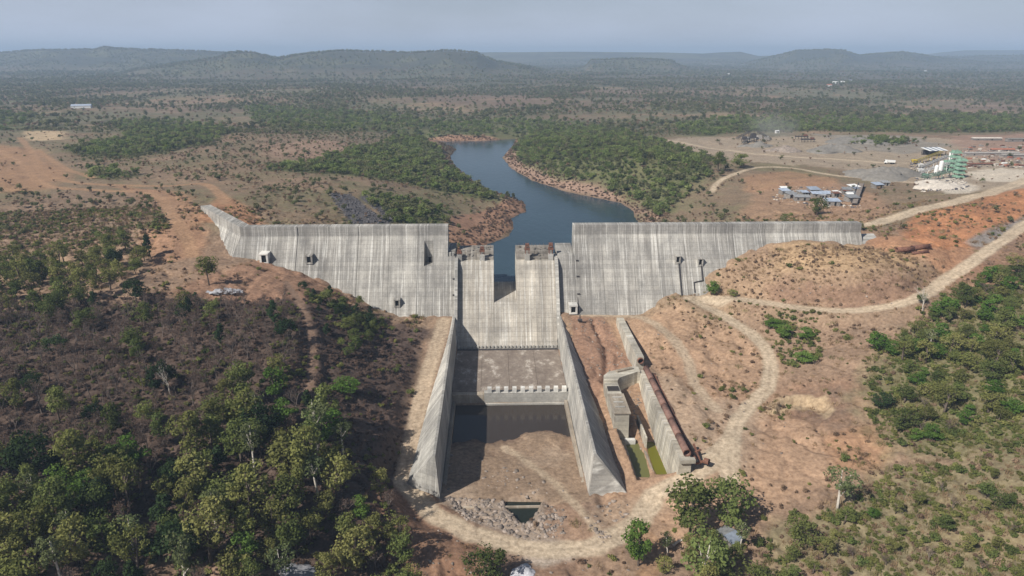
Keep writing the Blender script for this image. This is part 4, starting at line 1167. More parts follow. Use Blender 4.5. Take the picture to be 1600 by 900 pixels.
def plant_tree(name, look, x, y, z, s, rz, label, cat='tree', group=None, idx=None, sz=1.0, bare=False):
    protos = (BARE if look == 'bare' else BARE_PALE) if bare else TREES[look]
    tr, cr_ = protos[(idx if idx is not None else random.randrange(len(protos))) % len(protos)]
    root = bpy.data.objects.new(name, None); COL.objects.link(root)
    root.empty_display_size = 0.5
    root.location = (x, y, z); root.rotation_euler = (random.uniform(-.07, .07), random.uniform(-.07, .07), rz); root.scale = (s * random.uniform(0.88, 1.14), s * random.uniform(0.88, 1.14), s * sz)
    tag(root, label, cat, group)
    for me_, nm in ((tr, 'trunk'), (cr_, 'crown')):
        o = bpy.data.objects.new(nm, me_); COL.objects.link(o); o.parent = root
    return root

# ------------------------------------------------------------------ where plants may stand
def blocked(x, y, margin=0.0):
    b = np.zeros(x.shape, bool)
    for kind, wdt, p in ROADS:
        m_ = (x > p[:, 0].min() - 8) & (x < p[:, 0].max() + 8) & (y > p[:, 1].min() - 8) & (y < p[:, 1].max() + 8)
        if m_.any():
            d = line_dist(x[m_], y[m_], p)[0]
            b[m_] |= d < wdt * 1.15 + margin
    b |= (y > 236) & (y < 284) & (x > -110) & (x < 162) & (y > 0) & ((x > -17) & (x < 30) | (y > 264))
    b |= (x > -27 - margin) & (x < 37 + margin) & (y > 143) & (y < 256)
    b |= (x > 34) & (x < 55) & (y > 152) & (y < 250)
    dface = (x > -125) & (x < 162) & (y > 242) & (y < 320)
    if dface.any():
        zf = CREST - (Y_CREST - y[dface]) / BATTER
        zz = h_base(x[dface], y[dface])
        bb = (zz < zf + 0.7) & (y[dface] < 284)
        bb |= poly_sd(x[dface], y[dface], np.array([[-100, 282], [-132, 320], [-152, 310], [-122, 255], [-100, 258]])) > 0
        b[dface] |= bb
    return b

def inpoly(x, y, pix):
    P = gp(pix)[:, :2]
    return poly_sd(x, y, P) > 0

def darts(pix, spacing, n_max, seed, margin=0.5):
    P = gp(pix)[:, :2]
    r = np.random.default_rng(seed)
    lo, hi = P.min(0), P.max(0)
    n = int((hi[0] - lo[0]) * (hi[1] - lo[1]) / spacing ** 2 * 6) + 20
    q = lo + (hi - lo) * r.random((min(n, 30000), 2))
    ok = (poly_sd(q[:, 0], q[:, 1], P) > 0)
    q = q[ok]
    q = q[~blocked(q[:, 0], q[:, 1], margin)]
    keep = np.zeros((0, 2))
    for p in q:
        if len(keep) == 0 or np.min(np.hypot(keep[:, 0] - p[0], keep[:, 1] - p[1])) > spacing * r.uniform(0.75, 1.25):
            keep = np.vstack([keep, p])
            if len(keep) >= n_max: break
    return keep

placed = []
def plant_zone(pix, spacing, n_max, seed, mix, smin, smax, sz=1.0, labels=None, group=None, name='leafy_tree'):
    pts = darts(pix, spacing, n_max, seed)
    if len(pts) == 0: return
    zz = gz_at(pts[:, 0], pts[:, 1])
    r = random.Random(seed)
    looks = [k for k, w in mix for _ in range(w)]
    for (x, y), z in zip(pts, zz):
        if z < WATER_Z + 0.6 and y > 280: continue
        lk_ = r.choice(looks)
        if placed and min((x - a) ** 2 + (y - b) ** 2 for a, b, c in placed) < 9: continue
        placed.append((x, y, 2.5))
        bare = lk_ in ('bare', 'barepale')
        s_ = r.uniform(smin, smax)
        k_ = (s_ - smin) / (smax - smin)
        size = 'Small ' if k_ < 0.34 else 'Tall ' if k_ > 0.67 else 'Medium-sized '
        near = min(LANDMARKS, key=lambda l: (l[1] - x) ** 2 + (l[2] - y) ** 2)[0]
        lab = (size + labels[lk_] + ', ' + near).lower()
        plant_tree('bare_tree' if bare else name, lk_, x, y, z, s_, r.uniform(0, 6.28), lab, 'tree',
                   (group + ', ' + lk_.replace('barepale', 'white barked').replace('bare', 'leafless')) if group else None, sz=r.uniform(0.9, 1.15) * sz, bare=bare)

# single trees that stand out: (look, proto, px, py of the foot, scale, height factor, label)
SINGLES = [
 ('bright', 0, 997, 884, 1.30, 1.0, 'bright green bushy tree casting a round shadow beside the dirt crossroads', 'tree'),
 ('green', 0, 769, 904, 1.02, 0.9, 'dense green tree beside the pale ash heap below the riprap', 'tree'),
 ('green', 2, 1078, 838, 1.55, 1.0, 'large spreading dark green tree near the end of the outlet canal', 'tree'),
 ('green', 0, 1136, 826, 1.45, 1.0, 'round dark green tree leaning over a small tarp hut', 'tree'),
 ('lime', 0, 1096, 908, 1.55, 0.9, 'big pale green tree with feathery crown in front of the tarp hut', 'tree'),
 ('pale', 1, 1308, 797, 1.25, 0.9, 'thin open tree with a white trunk standing alone on the bare slope', 'tree'),
 ('green', 0, 1246, 842, 1.0, 0.75, 'low round green bush tree by the footpath on the brown slope', 'tree'),
 ('dark', 0, 213, 472, 1.0, 1.0, 'very dark rounded evergreen tree at the edge of the clearing on the hill', 'tree'),
 ('dark', 1, 235, 402, 1.15, 1.0, 'dark narrow evergreen tree casting a long shadow beside the red track', 'tree'),
 ('yellow', 3, 327, 446, 1.15, 1.0, 'airy thin-leaved tree on bare red ground below the dam corner', 'tree'),
 ('bright', 1, 1370, 545, 1.05, 0.85, 'bright green dome-shaped bush tree alone on the brown slope under the haul road', 'tree'),
 ('bright', 1, 1112, 454, 0.75, 1.2, 'small bright green bush tree against the foot of the dam face', 'tree'),
 ('green', 0, 1147, 459, 0.42, 0.9, 'small green shrub tree by the hairpin of the road under the mound', 'tree'),
 ('bright', 0, 1225, 528, 1.15, 0.5, 'bright green leafy thicket tree inside the hairpin bend', 'tree'),
 ('bright', 1, 1205, 512, 1.0, 0.5, 'wide low green thicket tree just under the haul road', 'tree'),
 ('bright', 1, 1252, 566, 1.05, 0.55, 'low bright green thicket tree lowest of the hairpin clump', 'tree'),
 ('bright', 0, 1258, 530, 1.05, 0.5, 'bright green thicket tree at the outer side of the hairpin clump', 'tree'),
 ('dark', 0, 1375, 640, 0.85, 0.8, 'small dark green round tree at the edge of the scrub slope', 'tree'),
 ('green', 0, 1274, 336, 1.3, 0.8, 'round dark green tree in front of the blue roofed shacks', 'tree'),
 ('green', 0, 1157, 262, 1.5, 0.8, 'round green tree alone on the bank above the reservoir wood', 'tree'),
 ('green', 3, 1122, 268, 1.4, 0.8, 'tall green tree at the end of the wooded headland', 'tree'),
 ('pale', 0, 1452, 545, 0.75, 0.8, 'pale trunked tree among dense green scrub below the haul road', 'tree'),
 ('bright', 1, 545, 614, 1.2, 0.6, 'bright green bush on the dark slope beside the sunken path', 'tree'),
 ('bright', 1, 505, 692, 1.5, 0.8, 'rounded bright green tree at the edge of the wood facing the road', 'tree'),
 ('pale', 0, 497, 775, 1.0, 1.0, 'tall pale leaved tree at the downhill edge of the wood', 'tree'),
 ('green', 2, 1440, 480, 0.55, 0.7, 'small leafy tree on the verge of the haul road bend', 'tree'),
 ('yellow', 1, 560, 890, 1.15, 1.0, 'olive green tree with a thin pale stem at the bottom of the wood', 'tree'),
 ('bright', 0, 567, 815, 0.8, 1.0, 'light green tree on the bank above the dirt road bend', 'tree'),
]
PX = gp([(s[2], s[3]) for s in SINGLES]); SZ = gz_at(PX[:, 0], PX[:, 1])
for (lk_, idx, px, py, s, sz, lab, cat), p, z in zip(SINGLES, PX, SZ):
    placed.append((p[0], p[1], 3))
    plant_tree('leafy_tree', lk_, p[0], p[1], z, s, random.uniform(0, 6.28), lab, cat, None, idx, sz)
pp = gp([(1442, 488), (1445, 475), (268, 620), (60, 600)])
for p, z, lab in zip(pp, gz_at(pp[:, 0], pp[:, 1]), ('white leafless tree leaning at the verge of the haul road', None, 'tall white-stemmed leafless tree standing in the brown hillside wood', None)):
    if lab: plant_tree('bare_tree', 'barepale', p[0], p[1], z, 1.0, 1.0, lab, 'tree', None, 0, 1.1, True)

_lm = [('towards the sheet pile', 352, 470), ('near the sunken path', 480, 560), ('near the dark evergreen', 213, 490), ('towards the picture edge', 20, 560), ('in mid slope', 250, 600), ('near the white-stemmed tree', 268, 640),
       ('towards the lower picture edge', 60, 800), ('in the bottom corner', 60, 880), ('in mid wood', 250, 800), ('towards the road', 520, 740), ('above the ash heap', 440, 840), ('at the wood top', 400, 640), ('on the bottom edge', 250, 890),
       ('by the narrow evergreen', 235, 415), ('by the field edge', 100, 400), ('at the picture edge', 0, 430), ('under the dam', 560, 490), ('near the path head', 490, 470),
       ('near the haul road', 1480, 470), ('at the picture edge', 1595, 480), ('in mid slope', 1480, 580), ('near the spoil bank', 1390, 690), ('low on the slope', 1590, 650), ('near the footpath', 1300, 860), ('at the picture edge', 1590, 800), ('on the bottom edge', 1450, 890), ('by the hut', 1130, 870)]
_lp = gp([(a, b) for _, a, b in _lm])
LANDMARKS = [(n_, p_[0], p_[1]) for (n_, _, _), p_ in zip(_lm, _lp)]
LAB_L = {'green': 'green leafy tree of the dense hillside wood', 'yellow': 'olive tree of the dense hillside wood', 'pale': 'silvery tree of the dense hillside wood',
         'dark': 'very dark green tree of the dense hillside wood', 'bright': 'fresh bright green tree of the dense hillside wood', 'bare': 'leafless brown tree of the brown hillside', 'barepale': 'white-stemmed leafless tree of the hillside'}
WOOD_L = [(-60, 745), (0, 735), (60, 728), (130, 735), (200, 742), (270, 728), (320, 690), (340, 640), (400, 615), (470, 640), (540, 670), (548, 725), (530, 800), (480, 850), (465, 960), (-60, 960)]
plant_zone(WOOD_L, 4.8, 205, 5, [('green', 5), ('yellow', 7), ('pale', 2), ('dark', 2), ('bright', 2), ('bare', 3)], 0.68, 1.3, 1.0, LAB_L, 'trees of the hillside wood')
plant_zone([(540, 800), (600, 770), (640, 860), (640, 960), (500, 960), (520, 860)], 4.6, 20, 6, [('green', 4), ('yellow', 4), ('bare', 2)], 0.6, 0.95, 1.0,
           {k: v.replace('of the dense hillside wood', 'at the dirt road bend').replace('of the brown hillside', 'at the dirt road bend') for k, v in LAB_L.items()}, 'trees by the road bend')
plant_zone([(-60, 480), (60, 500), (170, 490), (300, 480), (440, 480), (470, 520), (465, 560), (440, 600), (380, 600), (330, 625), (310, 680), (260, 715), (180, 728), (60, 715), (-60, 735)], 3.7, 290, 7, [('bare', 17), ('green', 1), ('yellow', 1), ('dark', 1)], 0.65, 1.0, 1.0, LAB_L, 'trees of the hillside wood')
LAB_M = {k: v.replace('of the dense hillside wood', 'of the hilltop grove').replace('of the brown hillside', 'of the hilltop grove') for k, v in LAB_L.items()}
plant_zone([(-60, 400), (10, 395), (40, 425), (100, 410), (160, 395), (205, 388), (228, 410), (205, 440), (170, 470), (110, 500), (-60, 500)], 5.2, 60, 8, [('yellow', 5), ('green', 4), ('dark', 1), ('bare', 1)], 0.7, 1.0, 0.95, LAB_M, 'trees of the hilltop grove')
plant_zone([(470, 450), (540, 465), (600, 500), (600, 540), (545, 560), (510, 540), (495, 490)], 3.8, 36, 9, [('dark', 4), ('green', 4), ('bare', 2)], 0.42, 0.7, 0.8,
           {k: v.replace('of the dense hillside wood', 'on the steep bank below the dam').replace('of the brown hillside', 'on the steep bank below the dam') for k, v in LAB_L.items()}, 'trees on the bank below the dam')
LAB_R = {'green': 'green leafy tree on the scrub slope', 'bright': 'bright green tree on the scrub slope', 'yellow': 'olive green tree on the scrub slope', 'bare': 'leafless grey tree on the scrub slope', 'dark': 'dark green tree on the scrub slope', 'pale': 'pale leaved tree on the scrub slope'}
plant_zone([(1680, 400), (1600, 405), (1540, 440), (1480, 480), (1430, 520), (1390, 560), (1420, 600), (1390, 640), (1400, 700), (1480, 690), (1600, 640), (1680, 640)], 4.6, 130, 10, [('green', 4), ('bright', 5), ('yellow', 6), ('bare', 1)], 0.5, 1.05, 0.66, LAB_R, 'trees on the scrub slope', 'bushy_tree')
plant_zone([(1180, 850), (1260, 840), (1400, 780), (1600, 720), (1680, 720), (1680, 960), (1180, 960)], 6.0, 70, 11, [('yellow', 5), ('bright', 1), ('green', 2), ('bare', 4)], 0.35, 0.62, 0.7,
           {k: v.replace('on the scrub slope', 'on the dry grass slope') for k, v in LAB_R.items()}, 'small trees on the dry grass slope', 'bushy_tree')
plant_zone([(1030, 860), (1160, 845), (1190, 900), (1200, 960), (1030, 960)], 4.5, 14, 12, [('green', 3), ('pale', 1), ('yellow', 2)], 0.5, 0.85, 0.9,
           {k: v.replace('on the scrub slope', 'in the thicket') for k, v in LAB_R.items()}, 'trees round the tarp hut', 'bushy_tree')

# ------------------------------------------------------------------ plants and stones nobody could count
def proto_object(name, me_):
    return bpy.data.objects.new(name, me_)                # held only by the scatter, not linked to the scene

def scatter(name, P, scale, rot, idx, protos, label, cat=None, tilt=None):
    me_ = bpy.data.meshes.new(name)
    n = len(P)
    me_.vertices.add(n); me_.vertices.foreach_set('co', np.asarray(P, np.float32).ravel())
    for nm, typ, val in (('s', 'FLOAT', scale), ('r', 'FLOAT', rot), ('k', 'INT', idx)):
        a = me_.attributes.new(nm, typ, 'POINT'); a.data.foreach_set('value', np.asarray(val, np.int32 if typ == 'INT' else np.float32))
    o = link(name, me_)
    ng = bpy.data.node_groups.new(name, 'GeometryNodeTree')
    ng.interface.new_socket('Geometry', in_out='INPUT', socket_type='NodeSocketGeometry')
    ng.interface.new_socket('Geometry', in_out='OUTPUT', socket_type='NodeSocketGeometry')
    nn, nl = ng.nodes, ng.links
    gi = nn.new('NodeGroupInput'); go = nn.new('NodeGroupOutput'); jn = nn.new('GeometryNodeJoinGeometry')
    def attr(nm, typ):
        a = nn.new('GeometryNodeInputNamedAttribute'); a.data_type = typ; a.inputs['Name'].default_value = nm
        return a.outputs['Attribute']
    sA, rA, kA = attr('s', 'FLOAT'), attr('r', 'FLOAT'), attr('k', 'INT')
    cx = nn.new('ShaderNodeCombineXYZ'); nl.new(rA, cx.inputs['Z'])
    for j, pm in enumerate(protos):
        oi = nn.new('GeometryNodeObjectInfo'); oi.inputs['Object'].default_value = proto_object(name + '_kind', pm); oi.inputs['As Instance'].default_value = True
        cmp_ = nn.new('FunctionNodeCompare'); cmp_.data_type = 'INT'; cmp_.operation = 'EQUAL'
        nl.new(kA, cmp_.inputs['A']); [s for s in cmp_.inputs if s.name == 'B' and s.type == 'INT'][0].default_value = j
        ins = nn.new('GeometryNodeInstanceOnPoints')
        nl.new(gi.outputs[0], ins.inputs['Points']); nl.new(cmp_.outputs['Result'], ins.inputs['Selection'])
        nl.new(oi.outputs['Geometry'], ins.inputs['Instance']); nl.new(sA, ins.inputs['Scale']); nl.new(cx.outputs[0], ins.inputs['Rotation'])
        nl.new(ins.outputs['Instances'], jn.inputs[0])
    nl.new(jn.outputs[0], go.inputs[0])
    md = o.modifiers.new('scatter', 'NODES'); md.node_group = ng
    return tag(o, label, cat, None, 'stuff')

def jitter_grid(y0, y1, cell, seed, xk=0.80, xc=30):
    r = np.random.default_rng(seed)
    ys = np.arange(y0, y1, cell); out = []
    for y in ys:
        w = xk * y + xc
        xs = np.arange(-w, w, cell)
        out.append(np.stack([xs + r.uniform(-.5, .5, len(xs)) * cell, y + r.uniform(-.5, .5, len(xs)) * cell], 1))
    q = np.concatenate(out)
    return q, r

# woods and scrub of the country upstream
far_tree = []
for sd, kind, H, W, nc in ((61, 'round', 5.5, 5.4, 11), (62, 'round', 6.5, 5.6, 12), (63, 'umbrella', 6, 6.2, 11), (64, 'tall', 7.5, 5.2, 12)):
    r_ = np.random.default_rng(sd)
    cs = [np.array([r_.normal() * W * 0.2, r_.normal() * W * 0.2, H * r_.uniform(0.42, 0.8)]) for _ in range(nc)]
    v, f = leaf_quads(r_, cs, [W * r_.uniform(0.16, 0.26) for _ in cs], 15, 0.52, 0.8, 0.5)
    tb = MB().tube([(0, 0, -1), (0, 0, H * 0.5)], [0.16, 0.08], 4, False)
    nv = len(v); v = np.concatenate([v, np.array(tb.v)]); f = np.concatenate([f, np.array(tb.f) + nv])
    far_tree.append(np_mesh('wood_tree', v, f, 'leaf_wood'))
green_tree = []
for me_ in far_tree[:3]:
    g = me_.copy(); g.materials.clear(); g.materials.append(MATS['leaf_bank']); green_tree.append(g)
dry_tree = []
for me_ in far_tree[:2]:
    g = me_.copy(); g.materials.clear(); g.materials.append(MATS['leaf_dry']); dry_tree.append(g)

q1, r_ = jitter_grid(284, 760, 3.6, 71, 0.82, 30)
q2, _ = jitter_grid(760, 2300, 7.4, 72, 0.82, 30)
q3, _ = jitter_grid(2300, 5200, 14.0, 73, 0.84, 30)
q = np.concatenate([q1, q2, q3])
x, y = q[:, 0], q[:, 1]
dens = np.zeros(len(q)); grn = np.zeros(len(q))
for pol, dn in DENSE:
    P = gp(pol)[:, :2]
    sd = poly_sd(x, y, P) + fbm(x, y, 16, 3, 81) * 7
    k = smooth(-5, 5, sd) * dn
    dens = np.maximum(dens, k); grn = np.maximum(grn, k)
# loose woodland over the plain, in drifts
drift = fbm(x, y * 1.6, 150, 4, 82) + 0.45 * fbm(x, y, 40, 3, 83)
plain = smooth(520, 800, y)
dens = np.maximum(dens, plain * (0.10 + 0.88 * smooth(-0.20, 0.25, drift)))
dens = np.maximum(dens, (1 - plain) * (0.16 + 0.60 * smooth(-0.3, 0.4, fbm(x, y, 30, 4, 84) + 0.5 * fbm(x, y, 9, 2, 87))))
BARE_GROUND = [[(1005, 214), (1080, 212), (1300, 208), (1600, 208), (1700, 210), (1700, 300), (1600, 345), (1500, 380), (1340, 350), (1200, 345), (1110, 330), (1130, 290), (1180, 262), (1110, 246), (1040, 236)],
               [(700, 345), (760, 330), (835, 315), (835, 350), (760, 392), (705, 392)], [(0, 215), (110, 205), (120, 290), (60, 300), (0, 300), (-100, 290)], [(515, 302), (575, 305), (625, 348), (545, 354)],
               [(300, 300), (345, 290), (400, 330), (415, 352), (380, 356), (320, 330)]]
for k_, pol in enumerate(BARE_GROUND):
    ins = inpoly(x, y, pol)
    dens = np.where(ins & (grn < 0.3), dens * (0.10 if k_ == 0 else 0.25), dens)
sdr = poly_sd(x, y, RES[:, :2])
keep = (r_.random(len(q)) < dens) & ((sdr < -2.0) | (y > 1100)) & ~blocked(x, y, 1.0)
keep &= ~((np.abs(x) < 130) & (sdr > -5) & (r_.random(len(q)) < 0.75))
x, y, grn = x[keep], y[keep], grn[keep]
z = h_full(x, y)
ok = (z > WATER_Z + 0.5)
x, y, z, grn = x[ok], y[ok], z[ok], grn[ok]
n = len(x); print('woodland', n)
rn = r_.random(n)
sc_ = np.where(y < 760, 0.62, np.where(y < 2300, 0.88, 1.3)) * (0.5 + 1.0 * r_.random(n) ** 1.6)
sc_ = np.where((y < 760) & (grn > 0.5), sc_ * 1.12, np.where(y < 760, sc_ * 0.72, sc_))
isgreen = (grn > 0.45) & (rn < 0.62)
isdry = (~isgreen) & (r_.random(n) < np.where(grn > 0.45, 0.12, np.where(y < 700, 0.66, 0.40)))
idx = r_.integers(0, 4, n)
scatter('woodland', np.stack([x, y, z - 0.05], 1)[~isgreen & ~isdry], sc_[~isgreen & ~isdry], r_.uniform(0, 6.28, n)[~isgreen & ~isdry], idx[~isgreen & ~isdry], far_tree, 'olive green woods spread over the plain upstream of the dam', 'woodland')
scatter('green_wood', np.stack([x, y, z - 0.05], 1)[isgreen], sc_[isgreen], r_.uniform(0, 6.28, n)[isgreen], (idx % 3)[isgreen], green_tree, 'dense green woods on the banks of the reservoir', 'woodland')
scatter('dry_scrub', np.stack([x, y, z - 0.05], 1)[isdry], sc_[isdry] * 0.6, r_.uniform(0, 6.28, n)[isdry], (idx % 2)[isdry], dry_tree, 'brown dry scrub scattered over the plain upstream', 'scrub')

# scrub, bushes and dry grass near the dam
bush_dry = [bush_mesh(s, 'dry_bush', 1.7, 1.1, 7, 26, 0.13, 'leaf_dry') for s in (91, 92)]
bush_brush = [bush_mesh(s, 'brush', 1.7, 1.2, 7, 24, 0.13, 'leaf_brush') for s in (98, 99)]
bush_grn = [bush_mesh(93, 'green_bush', 2.0, 1.4, 8, 30, 0.15, 'leaf_green')] + [bush_mesh(s, 'yellow_bush', 1.8, 1.2, 8, 28, 0.14, 'leaf_yellow') for s in (94, 95)]
tufts = [grass_mesh(s, 'grass_tuft', 1.0, 0.55, 34, 'grass_dry') for s in (96, 97)] + [grass_mesh(s, 'grass_tuft', 1.2, 0.6, 40, 'grass_olive') for s in (196, 197)]
q, r_ = jitter_grid(88, 330, 1.15, 74, 0.80, 25)
x, y = q[:, 0], q[:, 1]
nz = fbm(x, y, 12, 4, 85) + 0.5 * fbm(x, y, 3.5, 2, 86)
dens = 0.10 + 0.42 * smooth(-0.1, 0.5, nz)
gsh = np.full(len(x), 0.10)
for pol, dn, g in [
  ([(-100, 470), (420, 465), (520, 470), (600, 500), (640, 560), (600, 720), (640, 960), (-100, 960)], 0.75, 0.22),
  ([(1350, 560), (1430, 500), (1530, 430), (1700, 380), (1700, 720), (1500, 720), (1390, 700), (1350, 640)], 0.97, 0.62),
  ([(1180, 850), (1300, 800), (1400, 730), (1600, 700), (1700, 700), (1700, 960), (1180, 960)], 0.95, 0.34),
  ([(1190, 490), (1280, 490), (1285, 560), (1240, 575), (1200, 540)], 0.8, 0.85),
  ([(470, 445), (600, 500), (600, 545), (510, 540)], 0.9, 0.6),
  ([(1110, 470), (1150, 400), (1340, 385), (1480, 410), (1400, 460), (1300, 475)], 0.7, 0.03),
  ([(480, 505), (660, 515), (600, 700), (540, 640)], 0.7, 0.06),
  ([(0, 300), (250, 305), (280, 350), (200, 400), (-100, 400), (-100, 300)], 0.8, 0.25)]:
    ins = inpoly(x, y, pol)
    dens = np.where(ins, dn * (0.45 + 0.55 * smooth(-0.5, 0.3, nz)), dens); gsh = np.where(ins, g, gsh)
for pol, k in (([(880, 488), (1070, 488), (1100, 560), (1140, 640), (1240, 660), (1290, 740), (1180, 800), (1050, 850), (960, 790), (900, 600)], 0.30), ([(600, 755), (980, 770), (1080, 850), (1060, 960), (640, 960), (620, 820)], 0.22),
               ([(330, 425), (420, 405), (480, 430), (520, 455), (470, 470), (380, 470), (280, 462)], 0.25), ([(1340, 372), (1540, 380), (1480, 425), (1440, 400)], 0.15)):
    dens = np.where(inpoly(x, y, pol), dens * k, dens)
keep = (r_.random(len(x)) < dens) & ~blocked(x, y, 0.2)
keep &= ~(poly_sd(x, y, RES[:, :2]) > -1.5)
x, y, gsh, nz = x[keep], y[keep], gsh[keep], nz[keep]
z = h_full(x, y); n = len(x); print('scrub', n)
g = r_.random(n) < gsh * (0.6 + 0.9 * smooth(-0.3, 0.4, nz))
dry = ~g & ((r_.random(n) < 0.36) | inpoly(x, y, [(-100, 470), (420, 465), (520, 470), (600, 500), (660, 520), (620, 720), (640, 960), (-100, 960)]))
grs = ~g & ~dry
sc_ = 0.45 + 0.8 * r_.random(n) ** 2
rt = r_.uniform(0, 6.28, n); P = np.stack([x, y, z], 1)
scatter('green_shrubs', P[g], (sc_ * 1.15)[g], rt[g], r_.integers(0, 3, n)[g], bush_grn, 'low green shrubs growing over the slopes round the dam', 'shrubs')
hill = inpoly(x, y, [(-100, 470), (420, 465), (520, 470), (600, 500), (660, 520), (620, 720), (640, 960), (-100, 960)])
bk = np.where(hill, r_.integers(2, 4, n), r_.integers(0, 2, n))
scatter('dry_shrubs', P[dry], sc_[dry], rt[dry], bk[dry], bush_dry + bush_brush, 'brown leafless shrubs over the slopes round the dam', 'shrubs')
scatter('dry_grass', P[grs], (sc_ * 1.35)[grs], rt[grs], np.where(r_.random(n) < gsh * 1.5, r_.integers(2, 4, n), r_.integers(0, 2, n))[grs], tufts, 'straw coloured dry grass over the slopes round the dam', 'grass')
# dead brush along the water
q, r_ = jitter_grid(284, 800, 2.0, 75, 0.22, 30)
x, y = q[:, 0], q[:, 1]
sd = poly_sd(x, y, RES[:, :2])
keep = (sd < -0.5) & (sd > -16 - 6 * fbm(x, y, 20, 2, 88)) & (r_.random(len(x)) < 0.55) & ~blocked(x, y)
x, y = x[keep], y[keep]; z = h_full(x, y); ok = z > WATER_Z; x, y, z = x[ok], y[ok], z[ok]; n = len(x); print('brush', n)
scatter('dead_brush', np.stack([x, y, z], 1), 0.6 + 0.9 * r_.random(n), r_.uniform(0, 6.28, n), r_.integers(0, 4, n), bush_dry + bush_brush, 'reddish dead brush fringing the reservoir shore', 'brush')

# stones
def stone_mesh(seed, name, s=0.5, m='stone'):
    r = np.random.default_rng(seed)
    base = np.array([(-1, -1, -1), (1, -1, -1), (1, 1, -1), (-1, 1, -1), (-.7, -.8, .7), (.8, -.6, .8), (.6, .7, .6), (-.8, .6, .9), (0, 0, 1.2), (0, -1.2, 0), (1.2, 0, 0), (0, 1.2, 0), (-1.2, 0, 0)]) * 0.5
    base = base + r.normal(size=base.shape) * 0.13
    F = [(0, 1, 9), (1, 5, 9), (5, 4, 9), (4, 0, 9), (1, 2, 10), (2, 6, 10), (6, 5, 10), (5, 1, 10), (2, 3, 11), (3, 7, 11), (7, 6, 11), (6, 2, 11), (3, 0, 12), (0, 4, 12), (4, 7, 12), (7, 3, 12), (4, 5, 8), (5, 6, 8), (6, 7, 8), (7, 4, 8), (0, 3, 2), (0, 2, 1)]
    return np_mesh(name, base * 2 * s * np.array([1, 0.9, 0.7]), np.array(F), m)
stones = [stone_mesh(s, 'stone', 0.42) for s in (101, 102, 103)]
dstones = [stone_mesh(s, 'stone', 0.5, 'gravel_dark') for s in (104, 105)]
def strew(name, pols, cell, dens, smin, smax, seed, protos, label):
    allP = []
    for pol, dn in pols:
        P = gp(pol)[:, :2]; lo, hi = P.min(0), P.max(0)
        r = np.random.default_rng(seed)
        n = int((hi[0] - lo[0]) * (hi[1] - lo[1]) / cell ** 2)
        q = lo + (hi - lo) * r.random((n, 2))
        sd = poly_sd(q[:, 0], q[:, 1], P) + fbm(q[:, 0], q[:, 1], 4, 3, 89) * 1.5
        q = q[(sd > 0) & (r.random(n) < dn) & ~((poly_sd(q[:, 0], q[:, 1], RIVER_POND) > 0.3))]
        allP.append(q)
    q = np.concatenate(allP); n = len(q); r = np.random.default_rng(seed + 1)
    z = h_full(q[:, 0], q[:, 1])
    print(name, n)
    return scatter(name, np.stack([q[:, 0], q[:, 1], z - 0.08], 1), smin + (smax - smin) * r.random(n) ** 3.2, r.uniform(0, 6.28, n), r.integers(0, len(protos), n), protos, label, 'stones')
strew('riprap', [([(690, 783), (760, 782), (790, 782), (800, 815), (850, 785), (885, 800), (880, 835), (840, 845), (770, 828), (720, 810)], 0.95), ([(905, 800), (925, 800), (960, 840), (940, 850)], 0.5), ([(925, 790), (985, 780), (990, 800), (960, 815)], 0.35),
                 ([(700, 700), (760, 700), (800, 770), (760, 775), (690, 772)], 0.05), ([(760, 720), (860, 750), (900, 775), (780, 780)], 0.10)], 0.55, 1, 0.22, 1.5, 111, stones, 'grey brown riprap stones tipped below the stilling basin')
strew('broken_rock', [([(515, 302), (548, 303), (575, 325), (612, 352), (550, 354), (528, 325)], 0.8), ([(562, 308), (572, 306), (622, 347), (608, 352)], 0.8)], 0.9, 1, 0.5, 1.4, 112, dstones, 'dark broken rock dumped on the bank behind the dam')
strew('loose_stones', [([(600, 770), (700, 830), (760, 860), (740, 900), (620, 900)], 0.10), ([(885, 495), (945, 497), (985, 570), (940, 590), (905, 560)], 0.22), ([(1000, 500), (1200, 560), (1200, 640), (1300, 700), (1250, 780), (1100, 800)], 0.012), ([(850, 870), (1000, 870), (1000, 900), (850, 900)], 0.06),
                       ([(985, 600), (1003, 600), (1006, 670), (990, 668)], 0.5), ([(1200, 455), (1400, 455), (1400, 475), (1210, 470)], 0.06)], 0.7, 1, 0.3, 1.0, 113, stones, 'loose stones littering the bare ground round the works')
wstones = [stone_mesh(s, 'stone', 0.5, 'white_rubble') for s in (106, 107)]
strew('site_rubble', [([(1205, 312), (1230, 292), (1300, 292), (1345, 300), (1345, 325), (1290, 325)], 0.22), ([(1420, 250), (1500, 245), (1515, 300), (1440, 300)], 0.3), ([(1500, 235), (1600, 232), (1600, 262), (1510, 262)], 0.12)], 1.0, 1, 0.4, 1.7, 114, wstones + dstones, 'rubble and scrap littering the camp and the batching plant')
#PART4
# ------------------------------------------------------------------ the building site upstream, right bank
def G1(px, py):
    p = gp([(px, py)])[0]
    return p[0], p[1], float(gz_at(p[0], p[1])[0])

